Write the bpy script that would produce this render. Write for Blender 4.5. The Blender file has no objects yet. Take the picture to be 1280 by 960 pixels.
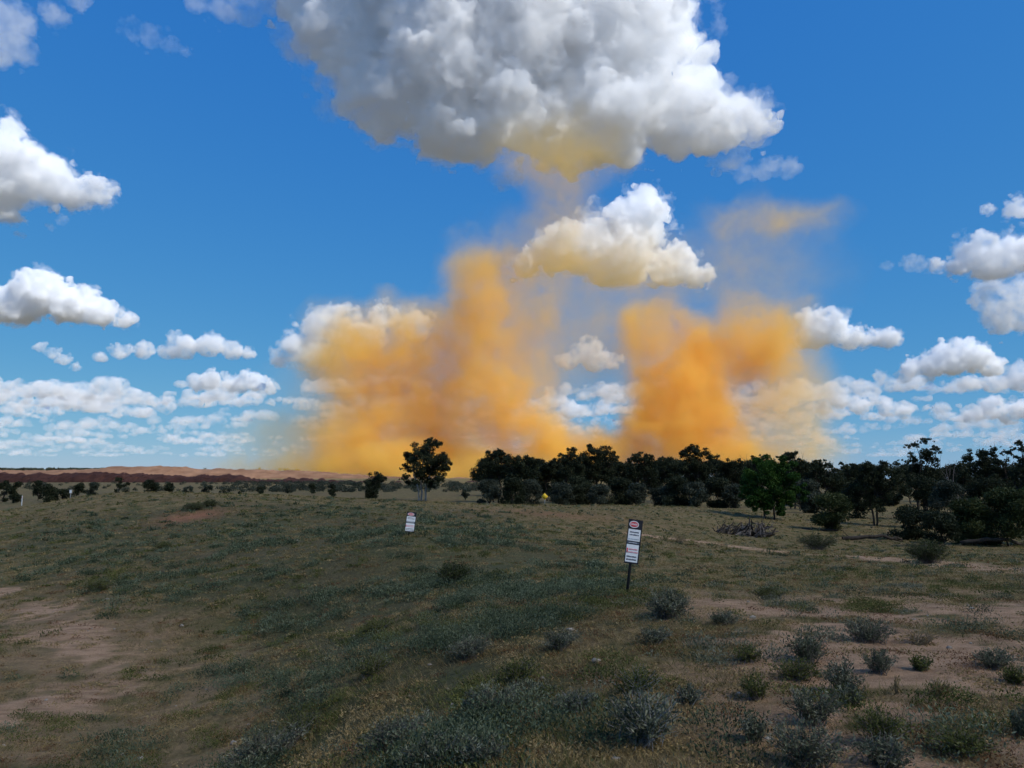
import bpy, bmesh, math, random
import numpy as np
from mathutils import Vector, Matrix
R = math.radians
sc = bpy.context.scene
# ------------------------------------------------------------ camera
F = 931.0; HZ = 590.0; EYE = 1.6
cam = bpy.data.objects.new('camera', bpy.data.cameras.new('camera'))
sc.collection.objects.link(cam); sc.camera = cam
PITCH = math.atan((HZ-480)/F)
cam.location = (0, 0, EYE); cam.rotation_euler = (R(90)+PITCH, 0, 0)
cam.data.sensor_width = 36; cam.data.lens = 36*F/1280
cam.data.clip_start = 0.1; cam.data.clip_end = 200000
# ------------------------------------------------------------ sky, sun, exposure
SUN_EL, SUN_AZ = R(46), R(122)       # azimuth clockwise from the view direction (+Y)
w = bpy.data.worlds.new('World'); sc.world = w; w.use_nodes = True
nt = w.node_tree; bg = nt.nodes['Background']; bg.inputs['Strength'].default_value = 0.10
sky = nt.nodes.new('ShaderNodeTexSky'); sky.sky_type = 'NISHITA'; sky.sun_disc = False
sky.sun_elevation = SUN_EL; sky.sun_rotation = SUN_AZ; sky.air_density = 1.0; sky.dust_density = .35; sky.ozone_density = 8; sky.altitude = 2000
# the deep blue this phone gives the sky: a gain and a gamma per channel
_s = nt.nodes.new('ShaderNodeSeparateColor'); _c = nt.nodes.new('ShaderNodeCombineColor'); nt.links.new(sky.outputs[0], _s.inputs[0])
for _i, (_p, _k) in enumerate(((1.02, .0535), (.54, .166), (.16, .46))):
    _m = nt.nodes.new('ShaderNodeMath'); _m.operation = 'POWER'; _m.inputs[1].default_value = _p
    _n = nt.nodes.new('ShaderNodeMath'); _n.operation = 'MULTIPLY'; _n.inputs[1].default_value = _k*10
    nt.links.new(_s.outputs[_i], _m.inputs[0]); nt.links.new(_m.outputs[0], _n.inputs[0]); nt.links.new(_n.outputs[0], _c.inputs[_i])
nt.links.new(_c.outputs[0], bg.inputs['Color'])
sun = bpy.data.lights.new('sun', 'SUN'); sun.energy = 5; sun.angle = R(0.53); sun.color = (1, .975, .925)
so = bpy.data.objects.new('sun', sun); sc.collection.objects.link(so)
sd = Vector((math.sin(SUN_AZ)*math.cos(SUN_EL), math.cos(SUN_AZ)*math.cos(SUN_EL), math.sin(SUN_EL)))
so.rotation_euler = sd.to_track_quat('Z', 'Y').to_euler()
sc.view_settings.view_transform = 'Standard'; sc.view_settings.look = 'None'
sc.view_settings.exposure = 0; sc.view_settings.gamma = 1
cy = sc.cycles
cy.max_bounces = 24; cy.volume_bounces = 22; cy.diffuse_bounces = 2; cy.transparent_max_bounces = 32
cy.use_adaptive_sampling = True; cy.adaptive_threshold = 0.03; cy.use_denoising = True

def ray(px, py):
    u = (px-640)/F; v = (480-py)/F
    c, s = math.cos(PITCH), math.sin(PITCH)
    return Vector((u, c - v*s, s + v*c))
def P(px, py, D):                     # the point seen at a pixel of the photograph, D metres ahead
    d = ray(px, py); return Vector((0, 0, EYE)) + d*(D/d.y)
def PG(px, z, D):
    return Vector(((px-640)/F*D*1.0, D, z))

rng = np.random.default_rng(7)
_perm = np.random.default_rng(3).permutation(256); _perm = np.concatenate([_perm, _perm])
_g = np.random.default_rng(4).normal(size=(256, 3)); _g /= np.linalg.norm(_g, axis=1)[:, None]
def perlin(p):
    i = np.floor(p).astype(int); f = p - i; u = f*f*f*(f*(f*6-15)+10); i &= 255
    r = 0
    for dx in (0, 1):
        for dy in (0, 1):
            for dz in (0, 1):
                h = _perm[_perm[_perm[(i[:, 0]+dx) & 255]+((i[:, 1]+dy) & 255)] + ((i[:, 2]+dz) & 255)]
                d = (_g[h]*(f-np.array([dx, dy, dz]))).sum(1)
                wt = (u[:, 0] if dx else 1-u[:, 0])*(u[:, 1] if dy else 1-u[:, 1])*(u[:, 2] if dz else 1-u[:, 2])
                r = r + d*wt
    return r*1.6
def fbm(p, o=4, bil=False):
    r = 0; a = 1; s = 0
    for k in range(o):
        n = perlin(p*2**k + 13.7*k); n = (1-2.2*np.abs(n)) if bil else n
        r = r + a*n; s += a; a *= .5
    return r/s
_ico = None
def ico():
    global _ico
    if _ico is None:
        b = bmesh.new(); bmesh.ops.create_icosphere(b, subdivisions=2, radius=1)
        _ico = (np.array([v.co[:] for v in b.verts]), np.array([[v.index for v in f.verts] for f in b.faces])); b.free()
    return _ico
def mesh_np(name, V, Fc):
    me = bpy.data.meshes.new(name)
    me.vertices.add(len(V)); me.vertices.foreach_set('co', np.asarray(V, dtype=np.float32).ravel())
    n = Fc.shape[1]
    me.loops.add(len(Fc)*n); me.loops.foreach_set('vertex_index', Fc.ravel().astype(np.int32))
    me.polygons.add(len(Fc)); me.polygons.foreach_set('loop_start', np.arange(0, len(Fc)*n, n, dtype=np.int32))
    me.update(calc_edges=True); return me
def vol_mat(name, dens, col=(1, 1, 1), aniso=-0.22):
    m = bpy.data.materials.new(name); m.use_nodes = True; t = m.node_tree; t.nodes.clear()
    o = t.nodes.new('ShaderNodeOutputMaterial'); v = t.nodes.new('ShaderNodeVolumeScatter')
    v.inputs['Color'].default_value = (*col, 1); v.inputs['Density'].default_value = dens; v.inputs['Anisotropy'].default_value = aniso
    t.links.new(v.outputs[0], o.inputs['Volume']); return m
def remesh(V, Fs, vox):
    me = mesh_np('t', V, Fs); ob = bpy.data.objects.new('t', me); sc.collection.objects.link(ob)
    md = ob.modifiers.new('r', 'REMESH'); md.mode = 'VOXEL'; md.voxel_size = vox; md.adaptivity = 0
    dg = bpy.context.evaluated_depsgraph_get(); m2 = bpy.data.meshes.new_from_object(ob.evaluated_get(dg))
    bpy.data.objects.remove(ob); bpy.data.meshes.remove(me); return m2
def vco(m, a='co'):
    co = np.empty(len(m.vertices)*3, np.float32); m.vertices.foreach_get(a, co); return co.reshape(-1, 3).astype(float)
def faces(m):
    q = np.empty(len(m.loops), np.int32); m.loops.foreach_get('vertex_index', q); return q.reshape(-1, 4)
def torn_mat(name, dens, size, lo=.36, hi=.52, col=(1, 1, 1), step=1.0, det=5, base=0.):
    """vapour whose density is torn by noise of the given size in metres"""
    m = vol_mat(name, dens, col); t = m.node_tree; v = next(n for n in t.nodes if n.type == 'VOLUME_SCATTER')
    tc = t.nodes.new('ShaderNodeTexCoord'); n = t.nodes.new('ShaderNodeTexNoise'); n.inputs['Scale'].default_value = 1/size; n.inputs['Detail'].default_value = det; n.inputs['Roughness'].default_value = .6
    mr = t.nodes.new('ShaderNodeMapRange'); mr.inputs[1].default_value = lo; mr.inputs[2].default_value = hi; mr.inputs[3].default_value = dens*base; mr.inputs[4].default_value = dens
    t.links.new(tc.outputs['Object'], n.inputs['Vector']); t.links.new(n.outputs[0], mr.inputs[0]); t.links.new(mr.outputs[0], v.inputs['Density'])
    m.cycles.volume_step_rate = step; return m
def cloud(name, lobes, D, base, mat, vox=None, seed=0, kids=(9, 5), disp=1.0, flat=.12, depth=1.0, kr=(.28, .55), AA=(.30, .14, .22), shred=0, veil=None, grow=1.0):
    """lobes: (px, py, radius_px[, depth offset in radii]); base: py of the flat base"""
    rg = np.random.default_rng(seed)
    S = []
    for l in lobes:
        px, py, r = l[:3]; off = l[3] if len(l) > 3 else 0
        rw = r/F*D*grow; c = P(px, py, D+off*r/F*D)
        S.append((np.array(c), rw, 0))
        for k in range(kids[0]):
            d = rg.normal(size=3); d[2] = abs(d[2])*.9 - .25; d[1] *= depth; d /= np.linalg.norm(d)
            r2 = rw*rg.uniform(*kr); c2 = np.array(c)+d*rw*.85; S.append((c2, r2, 1))
            for j in range(kids[1]):
                e = d + rg.normal(size=3)*.9; e /= np.linalg.norm(e)
                r3 = r2*rg.uniform(.3, .5); S.append((c2+e*r2*.9, r3, 2))
        for k in range(shred):
            d = rg.normal(size=3); d /= np.linalg.norm(d)
            S.append((np.array(c)+d*rw*rg.uniform(1.25, 1.7), rw*rg.uniform(.06, .16), 3))
    iv, fi = ico(); V = []; Fs = []; n = 0
    for c, r, k in S:
        V.append(iv*r*np.array([1, 1, .9])*(rg.uniform(.6, 1.5, 3) if k == 3 else 1)+c); Fs.append(fi+n); n += len(iv)
    V = np.concatenate(V); Fs = np.concatenate(Fs)
    bz = P(640, base, D).z; rm = np.mean([l[2] for l in lobes])/F*D
    if flat is not None:
        lo = V[:, 2] < bz; V[lo, 2] = bz + (V[lo, 2]-bz)*flat
    ext = V.max(0)-V.min(0); vox = (vox or ext.max()/240)
    m = remesh(V, Fs, vox)
    def warp(m, la, lb, A, B, C):
        co = vco(m); no = vco(m, 'normal')
        k = np.clip((co[:, 2]-bz)/(rm*.5), .3, 1)[:, None] if flat is not None else 1
        a = fbm(co/(rm*la)+seed, 3)[:, None]; b = (.45*fbm(co/(rm*lb)+seed*2, 4, True) + 1.1*fbm(co/(rm*lb*1.3)+seed*5, 5))[:, None]
        d3 = np.stack([fbm(co/(rm*la*.6)+9, 3), fbm(co/(rm*la*.6)+29, 3), fbm(co/(rm*la*.6)+49, 3)*.6], 1)
        return co + no*k*disp*rm*(A*a + B*b) + d3*rm*C*disp
    q = faces(m); co = warp(m, .9, .28, *AA); m1 = m
    m = remesh(co, q, vox); bpy.data.meshes.remove(m1)
    co = warp(m, .3, .10, .10, .065, .10); c4 = fbm(co/(rm*.045)+3, 2, True)[:, None]; co = co + vco(m, 'normal')*c4*rm*.014*disp
    if flat is not None and flat <= .12:
        lo = co[:, 2] < bz; co[lo, 2] = bz + (co[lo, 2]-bz)*.35
    cen = co.mean(0); m.vertices.foreach_set('co', (co-cen).astype(np.float32).ravel()); m.update(); m.shade_smooth()
    m.name = name; m.materials.clear(); m.materials.append(mat)
    ob = bpy.data.objects.new(name, m); ob.location = cen; sc.collection.objects.link(ob)
    if veil is not None:        # the thin torn vapour round the dense body, a part of the same cloud
        v = cloud('veil', lobes, D, base+4, veil, vox=vox*1.5, seed=seed+50, kids=kids, kr=kr, disp=1.7, flat=flat, depth=depth, shred=shred*2, grow=1.10)
        v.parent = ob; v.location = v.location-ob.location
    print(name, len(m.vertices), vox); return ob
# ------------------------------------------------------------ helpers for things
def tag(o, label=None, cat=None, group=None, kind=None):
    for k, v in (('label', label), ('category', cat), ('group', group), ('kind', kind)):
        if v: o[k] = v
    return o
def link(name, me, mat=None, parent=None, loc=None):
    if mat is not None: me.materials.clear(); me.materials.append(mat)
    o = bpy.data.objects.new(name, me); sc.collection.objects.link(o)
    if parent is not None: o.parent = parent
    if loc is not None: o.location = loc
    return o
def empty(name, loc, rz=0):
    o = bpy.data.objects.new(name, None); sc.collection.objects.link(o); o.location = loc; o.rotation_euler = (0, 0, rz)
    o.empty_display_size = .3; return o
def smooth(e0, e1, x):
    t = np.clip((np.asarray(x, float)-e0)/(e1-e0), 0, 1); return t*t*(3-2*t)
class Mt:                                   # a small node-material builder
    def __init__(s, name):
        s.m = bpy.data.materials.new(name); s.m.use_nodes = True; s.t = s.m.node_tree; s.p = s.t.nodes['Principled BSDF']; s.tc = s.t.nodes.new('ShaderNodeTexCoord')
        s.p.inputs['Specular IOR Level'].default_value = .2
    def n(s, k): return s.t.nodes.new(k)
    def l(s, a, b): s.t.links.new(a, b)
    def noise(s, scale, det=4, rough=.55, src=None, sc3=None, off=(0, 0, 0)):
        n = s.n('ShaderNodeTexNoise'); n.inputs['Scale'].default_value = scale; n.inputs['Detail'].default_value = det; n.inputs['Roughness'].default_value = rough
        mp = s.n('ShaderNodeMapping'); mp.inputs['Scale'].default_value = sc3 or (1, 1, 1); mp.inputs['Location'].default_value = off
        s.l(src or s.tc.outputs['Object'], mp.inputs['Vector']); s.l(mp.outputs[0], n.inputs['Vector']); return n.outputs[0]
    def ramp(s, fac, stops):
        r = s.n('ShaderNodeValToRGB'); e = r.color_ramp.elements
        while len(e) < len(stops): e.new(.5)
        for i, (p, c) in enumerate(stops): e[i].position = p; e[i].color = (c, c, c, 1) if isinstance(c, (int, float)) else (*c, 1)
        s.l(fac, r.inputs[0]); return r.outputs[0]
    def mix(s, f, a, b, mode='MIX'):
        m = s.n('ShaderNodeMix'); m.data_type = 'RGBA'; m.blend_type = mode
        for i, x in ((0, f), (6, a), (7, b)):
            if isinstance(x, (int, float)): m.inputs[i].default_value = x
            elif isinstance(x, tuple): m.inputs[i].default_value = (*x, 1)
            else: s.l(x, m.inputs[i])
        return m.outputs[2]
    def attr(s, name, out='Fac'):
        a = s.n('ShaderNodeAttribute'); a.attribute_name = name; return a.outputs[out]
    def math(s, op, a, b=0.):
        m = s.n('ShaderNodeMath'); m.operation = op
        for i, x in enumerate((a, b)):
            if isinstance(x, (int, float)): m.inputs[i].default_value = x
            else: s.l(x, m.inputs[i])
        return m.outputs[0]
    def done(s, col, rough=.9, bump=None, dist=.02, strength=.6):
        if isinstance(col, tuple): s.p.inputs['Base Color'].default_value = (*col, 1)
        else: s.l(col, s.p.inputs['Base Color'])
        s.p.inputs['Roughness'].default_value = rough
        if bump is not None:
            b = s.n('ShaderNodeBump'); b.inputs['Distance'].default_value = dist; b.inputs['Strength'].default_value = strength
            s.l(bump, b.inputs['Height']); s.l(b.outputs[0], s.p.inputs['Normal'])
        return s.m
def leaf_mat(name, c1, c2, c3=None, trans=.25):   # colour varies leaf by leaf through a point attribute 'tone'
    m = Mt(name); a = m.attr('tone')
    st = [(0, c1), (.55, c2), (1, c3 or tuple(min(1, x*1.6) for x in c2))]
    col = m.ramp(a, st); m.done(col, .7)
    if trans:
        tr = m.n('ShaderNodeBsdfTranslucent'); m.l(col, tr.inputs[0]); mx = m.n('ShaderNodeMixShader'); mx.inputs[0].default_value = trans
        o = m.t.nodes['Material Output']; m.l(m.p.outputs[0], mx.inputs[1]); m.l(tr.outputs[0], mx.inputs[2]); m.l(mx.outputs[0], o.inputs[0])
    return m.m
def simple(name, c, rough=.6, var=.25, scale=20):
    m = Mt(name); n = m.noise(scale, 4); d = tuple(x*(1-var) for x in c); e = tuple(min(1, x*(1+var)) for x in c)
    return m.done(m.ramp(n, [(.3, d), (.7, e)]), rough, n, .003)

# ------------------------------------------------------------ terrain height
CP = [(640,960,4),(960,960,4),(1280,960,4),(1000,850,5.7),(790,748,9.5),(1200,760,8.6),(1300,760,8.6),(660,705,19),(1100,715,18),(900,690,28),
 (1200,700,25),(950,668,50),(1150,686,42),(1290,690,40),(750,664,38),(760,634,62),(870,634,70),(600,630,60),(505,667,20),(400,622,58),
 (300,618,56),(200,616,55),(120,618,55),(60,632,60),(0,641,55),(300,700,22),(150,700,25),(0,700,28),(300,800,14),(100,800,14),
 (0,900,9.5),(200,900,9.5),(0,960,7.5),(300,960,7),(450,960,5),(450,850,8),(500,760,13),(400,660,32),(600,750,11),(540,900,5.6),(640,800,8),(900,750,10.5)]
pts = [(*P(a, b, c)[:2], P(a, b, c).z) for a, b, c in CP]
for x_, y_, z_ in [(-6,1,-.9),(-10,2,-1.4),(-3,1,-.3),(0,1,0),(4,1,0),(9,2,0),(0,-4,0),(8,-4,0),(-12,-4,-1.3),(14,8,0),(20,14,-.3),(-14,9,-1.6),(-26,20,-1.8),(-45,40,-2.0),
 (35,30,-1.8),(60,50,-2.8),(50,75,-2.8),(-70,70,-2.4),(28,75,-2.6)]:
    pts.append((x_, y_, z_))
for u_ in (-1.4, -.9, -.5, -.2, .1, .4, .7, 1.1, 1.5): pts.append((u_*95, 92, -2.85)); pts.append((u_*120, 118, -2.85))
pts = np.array(pts, float)
def _wc(x, y):
    y = np.maximum(y, -5.5); return np.stack([x/(y+9)*1.3, np.log(y+9)], -1)
def _k(r2): return r2*np.log(r2+1e-9)*.5
_A = _wc(pts[:, 0], pts[:, 1]); _n = len(_A)
_K = _k(((_A[:, None]-_A[None])**2).sum(-1)) + np.eye(_n)*.002
_Pm = np.hstack([np.ones((_n, 1)), _A]); _M = np.block([[_K, _Pm], [_Pm.T, np.zeros((3, 3))]])
_W = np.linalg.solve(_M, np.concatenate([pts[:, 2], np.zeros(3)]))
def HT(x, y, micro=True):
    x = np.atleast_1d(np.asarray(x, float)); y = np.atleast_1d(np.asarray(y, float)); out = np.empty(len(x))
    for i in range(0, len(x), 40000):
        a = _wc(x[i:i+40000], y[i:i+40000]); k = _k(((a[:, None]-_A[None])**2).sum(-1))
        out[i:i+40000] = k@_W[:_n] + _W[_n] + a@_W[_n+1:]
    far = smooth(88, 112, np.hypot(x*.6, y)) ; out = out*(1-far) + -2.85*far
    side = smooth(1.6, 2.6, np.abs(x)/(np.maximum(y, -5)+9)); out = out*(1-side) + (-2.2)*side
    back = smooth(-3, -14, y); out = out*(1-back) + (-.3)*back
    p = np.stack([x, y, x*0], 1)
    if micro:
        d = np.hypot(x, y); near = 1-smooth(60, 140, d)
        out = out + .10*fbm(p/6.0, 2)*near + .045*fbm(p/1.1+5, 3)*near + .014*fbm(p/.22+9, 2)*(1-smooth(8, 20, d))
        out = out + .35*fbm(p/55, 2)*smooth(95, 200, d)
    out = out - .0086*np.maximum(0, np.hypot(x, y)-520)
    return out
def onground(px, D, dz=0):                # a point of the ground D metres ahead under a picture column
    x = (px-640)/F*D/1.0; v = float(HT([x], [D])[0]); return Vector((x, D, v+dz))
def hit(px, py):                          # where the view ray of a pixel meets the ground
    Ds = np.concatenate([np.arange(3, 40, .05), np.arange(40, 400, .5)])
    d = ray(px, py); xs = d.x/d.y*Ds; zs = EYE + d.z/d.y*Ds; h = HT(xs, Ds, False); k = np.where(zs < h)[0]
    i = k[0] if len(k) else len(Ds)-1
    return Vector((xs[i], Ds[i], float(HT([xs[i]], [Ds[i]])[0])))
def seg_dist(x, y, poly):
    b = np.full(x.shape, 1e9)
    for (x0, y0), (x1, y1) in zip(poly[:-1], poly[1:]):
        dx, dy = x1-x0, y1-y0; t = np.clip(((x-x0)*dx+(y-y0)*dy)/(dx*dx+dy*dy+1e-9), 0, 1)
        b = np.minimum(b, np.hypot(x-x0-t*dx, y-y0-t*dy))
    return b
def tr(pp): return [tuple(hit(a, b)[:2]) for a, b in pp]
TRK_R = tr([(800,668),(870,676),(930,684),(990,692),(1060,696),(1180,704),(1300,716)])
TRK_L = tr([(-60,740),(20,752),(70,775),(105,800),(150,838),(90,880),(30,905),(-60,930)])
ROAD = [tuple(onground(a, d)[:2]) for a, d in ((-500, 96), (-100, 86), (60, 82), (110, 84))]
HOLLOW = tr([(-80,742),(110,745),(290,800),(425,862),(330,958),(-120,958)])
def inside(x, y, poly):
    c = np.zeros(len(x), bool); j = poly[-1]
    for i in poly:
        k = ((i[1] > y) != (j[1] > y)) & (x < (j[0]-i[0])*(y-i[1])/(j[1]-i[1]+1e-12)+i[0]); c ^= k; j = i
    return c
def masks(x, y):
    d = np.hypot(x, y); p = np.stack([x, y, x*0], 1)
    wr = seg_dist(x, y, TRK_R); wl = seg_dist(x, y, TRK_L); wo = seg_dist(x, y, ROAD)
    n = fbm(p/2.2+3, 3); n2 = fbm(p/.7+7, 3)
    t_r = 1-smooth(.5, 1.5, wr+n*.5); t_l = (1-smooth(.35, .95, wl+n*1.5+n2*1.1)); ro = 1-smooth(2.4, 3.2, wo)
    bx = smooth(-.4, 1.6, x - .12*y)*(1-smooth(8.5, 13, y))        # the bare pan at the foot of the bank, lower right
    bare = bx*smooth(-.16, .06, n*.8+n2*.7+.06+.25*fbm(np.stack([x/.8, y/.18, x*0], 1), 3))
    w_ = inside(x+n*2.5, y+n2*2.5, HOLLOW)*1.; bare = np.maximum(bare, w_*(.08+.32*smooth(-.2, .25, n+n2*.6)))
    rp = hit(240, 645); rp2 = hit(690, 643)
    red = np.exp(-(((x-rp.x)/1.3)**2+((y-rp.y)/2.4)**2))*1.2 + np.exp(-(((x-rp2.x)/5)**2+((y-rp2.y)/4)**2))*.5
    return np.clip(np.maximum.reduce([bare, t_r*.95, t_l*smooth(-.35, .1, n2+.1), ro]), 0, 1), np.clip(red, 0, 1), t_r, t_l, ro
GREEN_POLY = tr([(60,650),(300,628),(620,642),(770,700),(740,760),(700,830),(640,900),(600,956),(330,956),(430,860),(300,790),(120,740),(0,706),(0,664)])
def greenness(x, y):
    p = np.stack([x, y, x*0], 1); s_ = .07*np.hypot(x, y); g_ = 0
    for k in range(3): g_ = g_ + inside(x+fbm(p/2.5+k*31, 3)*s_*3, y+fbm(p/2.5+k*17+5, 3)*s_*5, GREEN_POLY)
    return g_/3.0
def grid_mesh():
    ys = np.concatenate([-np.geomspace(3000, 3, 40), np.linspace(-2.6, 2.4, 12), np.geomspace(2.6, 130, 720), np.geomspace(134, 60000, 110)])
    us = np.concatenate([np.linspace(-3.2, -.95, 40), np.linspace(-.94, .94, 470), np.linspace(.95, 3.2, 40)])
    Y, U = np.meshgrid(ys, us, indexing='ij'); X = U*(np.abs(Y)+4.5)
    x, y = X.ravel(), Y.ravel(); z = HT(x, y); V = np.stack([x, y, z], 1)
    h, w_ = X.shape; i = np.arange(h*w_).reshape(h, w_); Fq = np.stack([i[:-1, :-1], i[:-1, 1:], i[1:, 1:], i[1:, :-1]], -1).reshape(-1, 4)
    return V, Fq
def put_attr(me, name, v):
    a = me.attributes.new(name, 'FLOAT', 'POINT'); a.data.foreach_set('value', np.asarray(v, np.float32))
def sub(V, Fq, sel):
    f = Fq[sel]; u, inv = np.unique(f, return_inverse=True); return V[u], inv.reshape(f.shape), u
V, Fq = grid_mesh(); bare, red, t_r, t_l, ro = masks(V[:, 0], V[:, 1]); gre = greenness(V[:, 0], V[:, 1])
cx = V[Fq].mean(1); fr = (t_r[Fq].mean(1) > .5)&(cx[:, 1] < 90); fo = ro[Fq].mean(1) > .5
m = Mt('outback_soil'); src = m.tc.outputs['Object']
big = m.noise(.16, 4); mid = m.noise(1.3, 5, .6); fine = m.noise(11, 8, .8); grit = m.noise(60, 3, .7)
strk = m.noise(2.2, 4, .6, sc3=(1, 2.6, 1))
litter = m.mix(m.ramp(fine, [(.35, 0), (.65, 1)]), (0.052, 0.037, 0.015), (0.380, 0.259, 0.113))
green = m.mix(m.ramp(fine, [(.3, 0), (.7, 1)]), (0.040, 0.039, 0.011), (0.161, 0.144, 0.046))
cover = m.mix(m.ramp(mid, [(.42, 0), (.58, 1)]), litter, green)
cover = m.mix(m.math('MULTIPLY', m.attr('green'), .8), cover, m.mix(m.ramp(fine, [(.35, 0), (.65, 1)]), (0.021, 0.025, 0.009), (0.109, 0.109, 0.044)))
cover = m.mix(m.ramp(big, [(.45, 0), (.65, .4)]), cover, (.14, .085, .040))
soil = m.mix(m.ramp(grit, [(.3, 0), (.7, 1)]), (0.380, 0.224, 0.121), (0.575, 0.368, 0.218))
soil = m.mix(m.ramp(strk, [(.35, 0), (.6, 1)]), m.mix(.55, soil, (.13, .07, .035)), soil)
redc = m.mix(m.ramp(mid, [(.3, 0), (.7, 1)]), (.24, .09, .04), (.36, .16, .08))
col = m.mix(m.attr('bare'), cover, soil); col = m.mix(m.math('MULTIPLY', m.attr('red'), m.ramp(fine, [(.3, .3), (.6, 1)])), col, redc)
hb = m.math('ADD', m.math('MULTIPLY', fine, 1.0), m.math('MULTIPLY', grit, .35))
GROUND = m.done(col, .95, hb, .06, .9)
for nm, sel in (('ground', ~(fr | fo)), ('path', fr & ~fo), ('road', fo)):
    v, f, u = sub(V, Fq, sel); me = mesh_np(nm, v, f); put_attr(me, 'bare', bare[u]); put_attr(me, 'red', red[u]); put_attr(me, 'green', gre[u]); me.shade_smooth()
    tag(link(nm, me, GROUND), kind='structure')

# ------------------------------------------------------------ ridges, mounds
def ridge(name, D, stops, depth, mat, zb=None, seed=0, rough=.5, step=1.5, rows=26, kind='structure'):
    """stops: (px, top py). A heaped bank running across the view D metres ahead."""
    zb = zb if zb is not None else -3.2-.0086*max(0, D-520)-(0 if D < 500 else 3)
    px = np.arange(stops[0][0], stops[-1][0], step*F/D); tp = np.interp(px, [s[0] for s in stops], [s[1] for s in stops])
    x = (px-640)/F*D; top = EYE + (HZ-tp)/F*D
    lump = fbm(np.stack([x/(D*.02), x*0+seed, x*0], 1), 4) + .7*np.abs(fbm(np.stack([x/(D*.006), x*0+seed+9, x*0], 1), 3))
    s = np.linspace(0, 1, rows); Vv = []
    for k in s:
        yy = D + (k-.5)*depth; prof = math.sin(math.pi*min(1, max(0, k)))**.8
        pp = np.stack([x/(D*.012), x*0+k*depth/(D*.012)+seed, x*0], 1); nz = fbm(pp, 4)
        z = zb + (top-zb)*prof + nz*rough*prof + lump*rough*1.2*prof
        Vv.append(np.stack([x, yy+nz*rough*2, z], 1))
    Vv = np.array(Vv); r, c = Vv.shape[:2]; i = np.arange(r*c).reshape(r, c); q = np.stack([i[:-1, :-1], i[:-1, 1:], i[1:, 1:], i[1:, :-1]], -1).reshape(-1, 4)
    me = mesh_np(name, Vv.reshape(-1, 3), q); me.shade_smooth(); return tag(link(name, me, mat), kind=kind)
def heap_mat(name, a, b, scale):
    m = Mt(name); n = m.noise(scale, 6, .65); n2 = m.noise(scale*.2, 3); c = m.mix(m.ramp(n, [(.35, 0), (.65, 1)]), a, b)
    c = m.mix(m.ramp(n2, [(.4, 0), (.7, .6)]), c, tuple(x*.75 for x in a)); return m.done(c, .95, n, .6)
ridge('embankment', 330, [(-700,590),(0,591.5),(50,593.5),(90,592),(135,591),(170,593.5),(225,594.5),(235,596),(285,594.2),(305,594.5),(322,600),(355,600),(365,597.8),(385,599),(420,601.5),(470,603.5),(640,603.5)], 16,
      heap_mat('dark_red_bund_earth', (.05, .020, .014), (.10, .042, .028), .35), seed=3, rough=1.3, step=.35)
ridge('hill', 1000, [(-900,588),(0,588.5),(100,588),(130,586),(150,583.2),(170,584),(195,583.4),(230,584),(245,586.5),(330,587.5),(400,590),(450,594),(500,597),(600,598),(760,599)], 130,
      heap_mat('sunlit_orange_spoil', (.15, .078, .044), (.27, .155, .095), .05), seed=11, rough=2.2, step=2)
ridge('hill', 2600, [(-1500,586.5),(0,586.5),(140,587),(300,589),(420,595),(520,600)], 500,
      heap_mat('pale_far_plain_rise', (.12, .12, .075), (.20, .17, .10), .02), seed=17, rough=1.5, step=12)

# ------------------------------------------------------------ foliage
def leaf_quads(C, size, rg, droop=.3, aspect=.6):
    """quads at points C, long axis random with a droop; returns V, F, tone"""
    n = len(C); a = rg.normal(size=(n, 3)); a[:, 2] -= droop; a /= np.linalg.norm(a, axis=1)[:, None]
    b = rg.normal(size=(n, 3)); b -= a*(a*b).sum(1)[:, None]; b /= np.linalg.norm(b, axis=1)[:, None]
    s = (size*rg.uniform(.6, 1.35, n))[:, None]
    v = np.stack([C-a*s*.5, C+b*s*aspect*.5, C+a*s*.5, C-b*s*aspect*.5], 1).reshape(-1, 3)
    f = np.arange(4*n).reshape(n, 4); return v, f
def tube(pts_, rad, sides=6):
    pts_ = [Vector(p) for p in pts_]; V = []; n = len(pts_)
    for i, p in enumerate(pts_):
        d = (pts_[min(i+1, n-1)]-pts_[max(i-1, 0)]).normalized(); a = d.cross(Vector((.3, 1, .2))).normalized(); b = d.cross(a)
        for k in range(sides):
            t = 2*math.pi*k/sides; V.append(p + (a*math.cos(t)+b*math.sin(t))*rad[i])
    Fc = [(i*sides+k, i*sides+(k+1) % sides, (i+1)*sides+(k+1) % sides, (i+1)*sides+k) for i in range(n-1) for k in range(sides)]
    return np.array([v[:] for v in V]), np.array(Fc)
def join(parts):
    V, Fs, n = [], [], 0
    for v, f in parts: V.append(v); Fs.append(f+n); n += len(v)
    return np.concatenate(V), np.concatenate(Fs)
def limb(p0, p1, r0, r1, rg, bend=.12, n=5, sides=6):
    p0, p1 = Vector(p0), Vector(p1); L = (p1-p0).length; o = Vector(rg.normal(size=3))*bend*L
    ps = [p0.lerp(p1, t) + o*math.sin(math.pi*t) + Vector(rg.normal(size=3))*L*.015 for t in np.linspace(0, 1, n)]
    return tube(ps, list(np.linspace(r0, r1, n)), sides)
def barkm(name, a, b): 
    m = Mt(name); n = m.noise(3, 5, .6, sc3=(3, 3, .6)); return m.done(m.ramp(n, [(.35, a), (.65, b)]), .9, n, .02)
BARK_D = barkm('dark_gum_bark', (.022, .018, .014), (.07, .055, .042)); BARK_P = barkm('pale_gum_bark', (.14, .135, .13), (.36, .35, .33)); BARK_G = barkm('grey_dead_wood', (.07, .055, .045), (.22, .185, .16))
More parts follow.
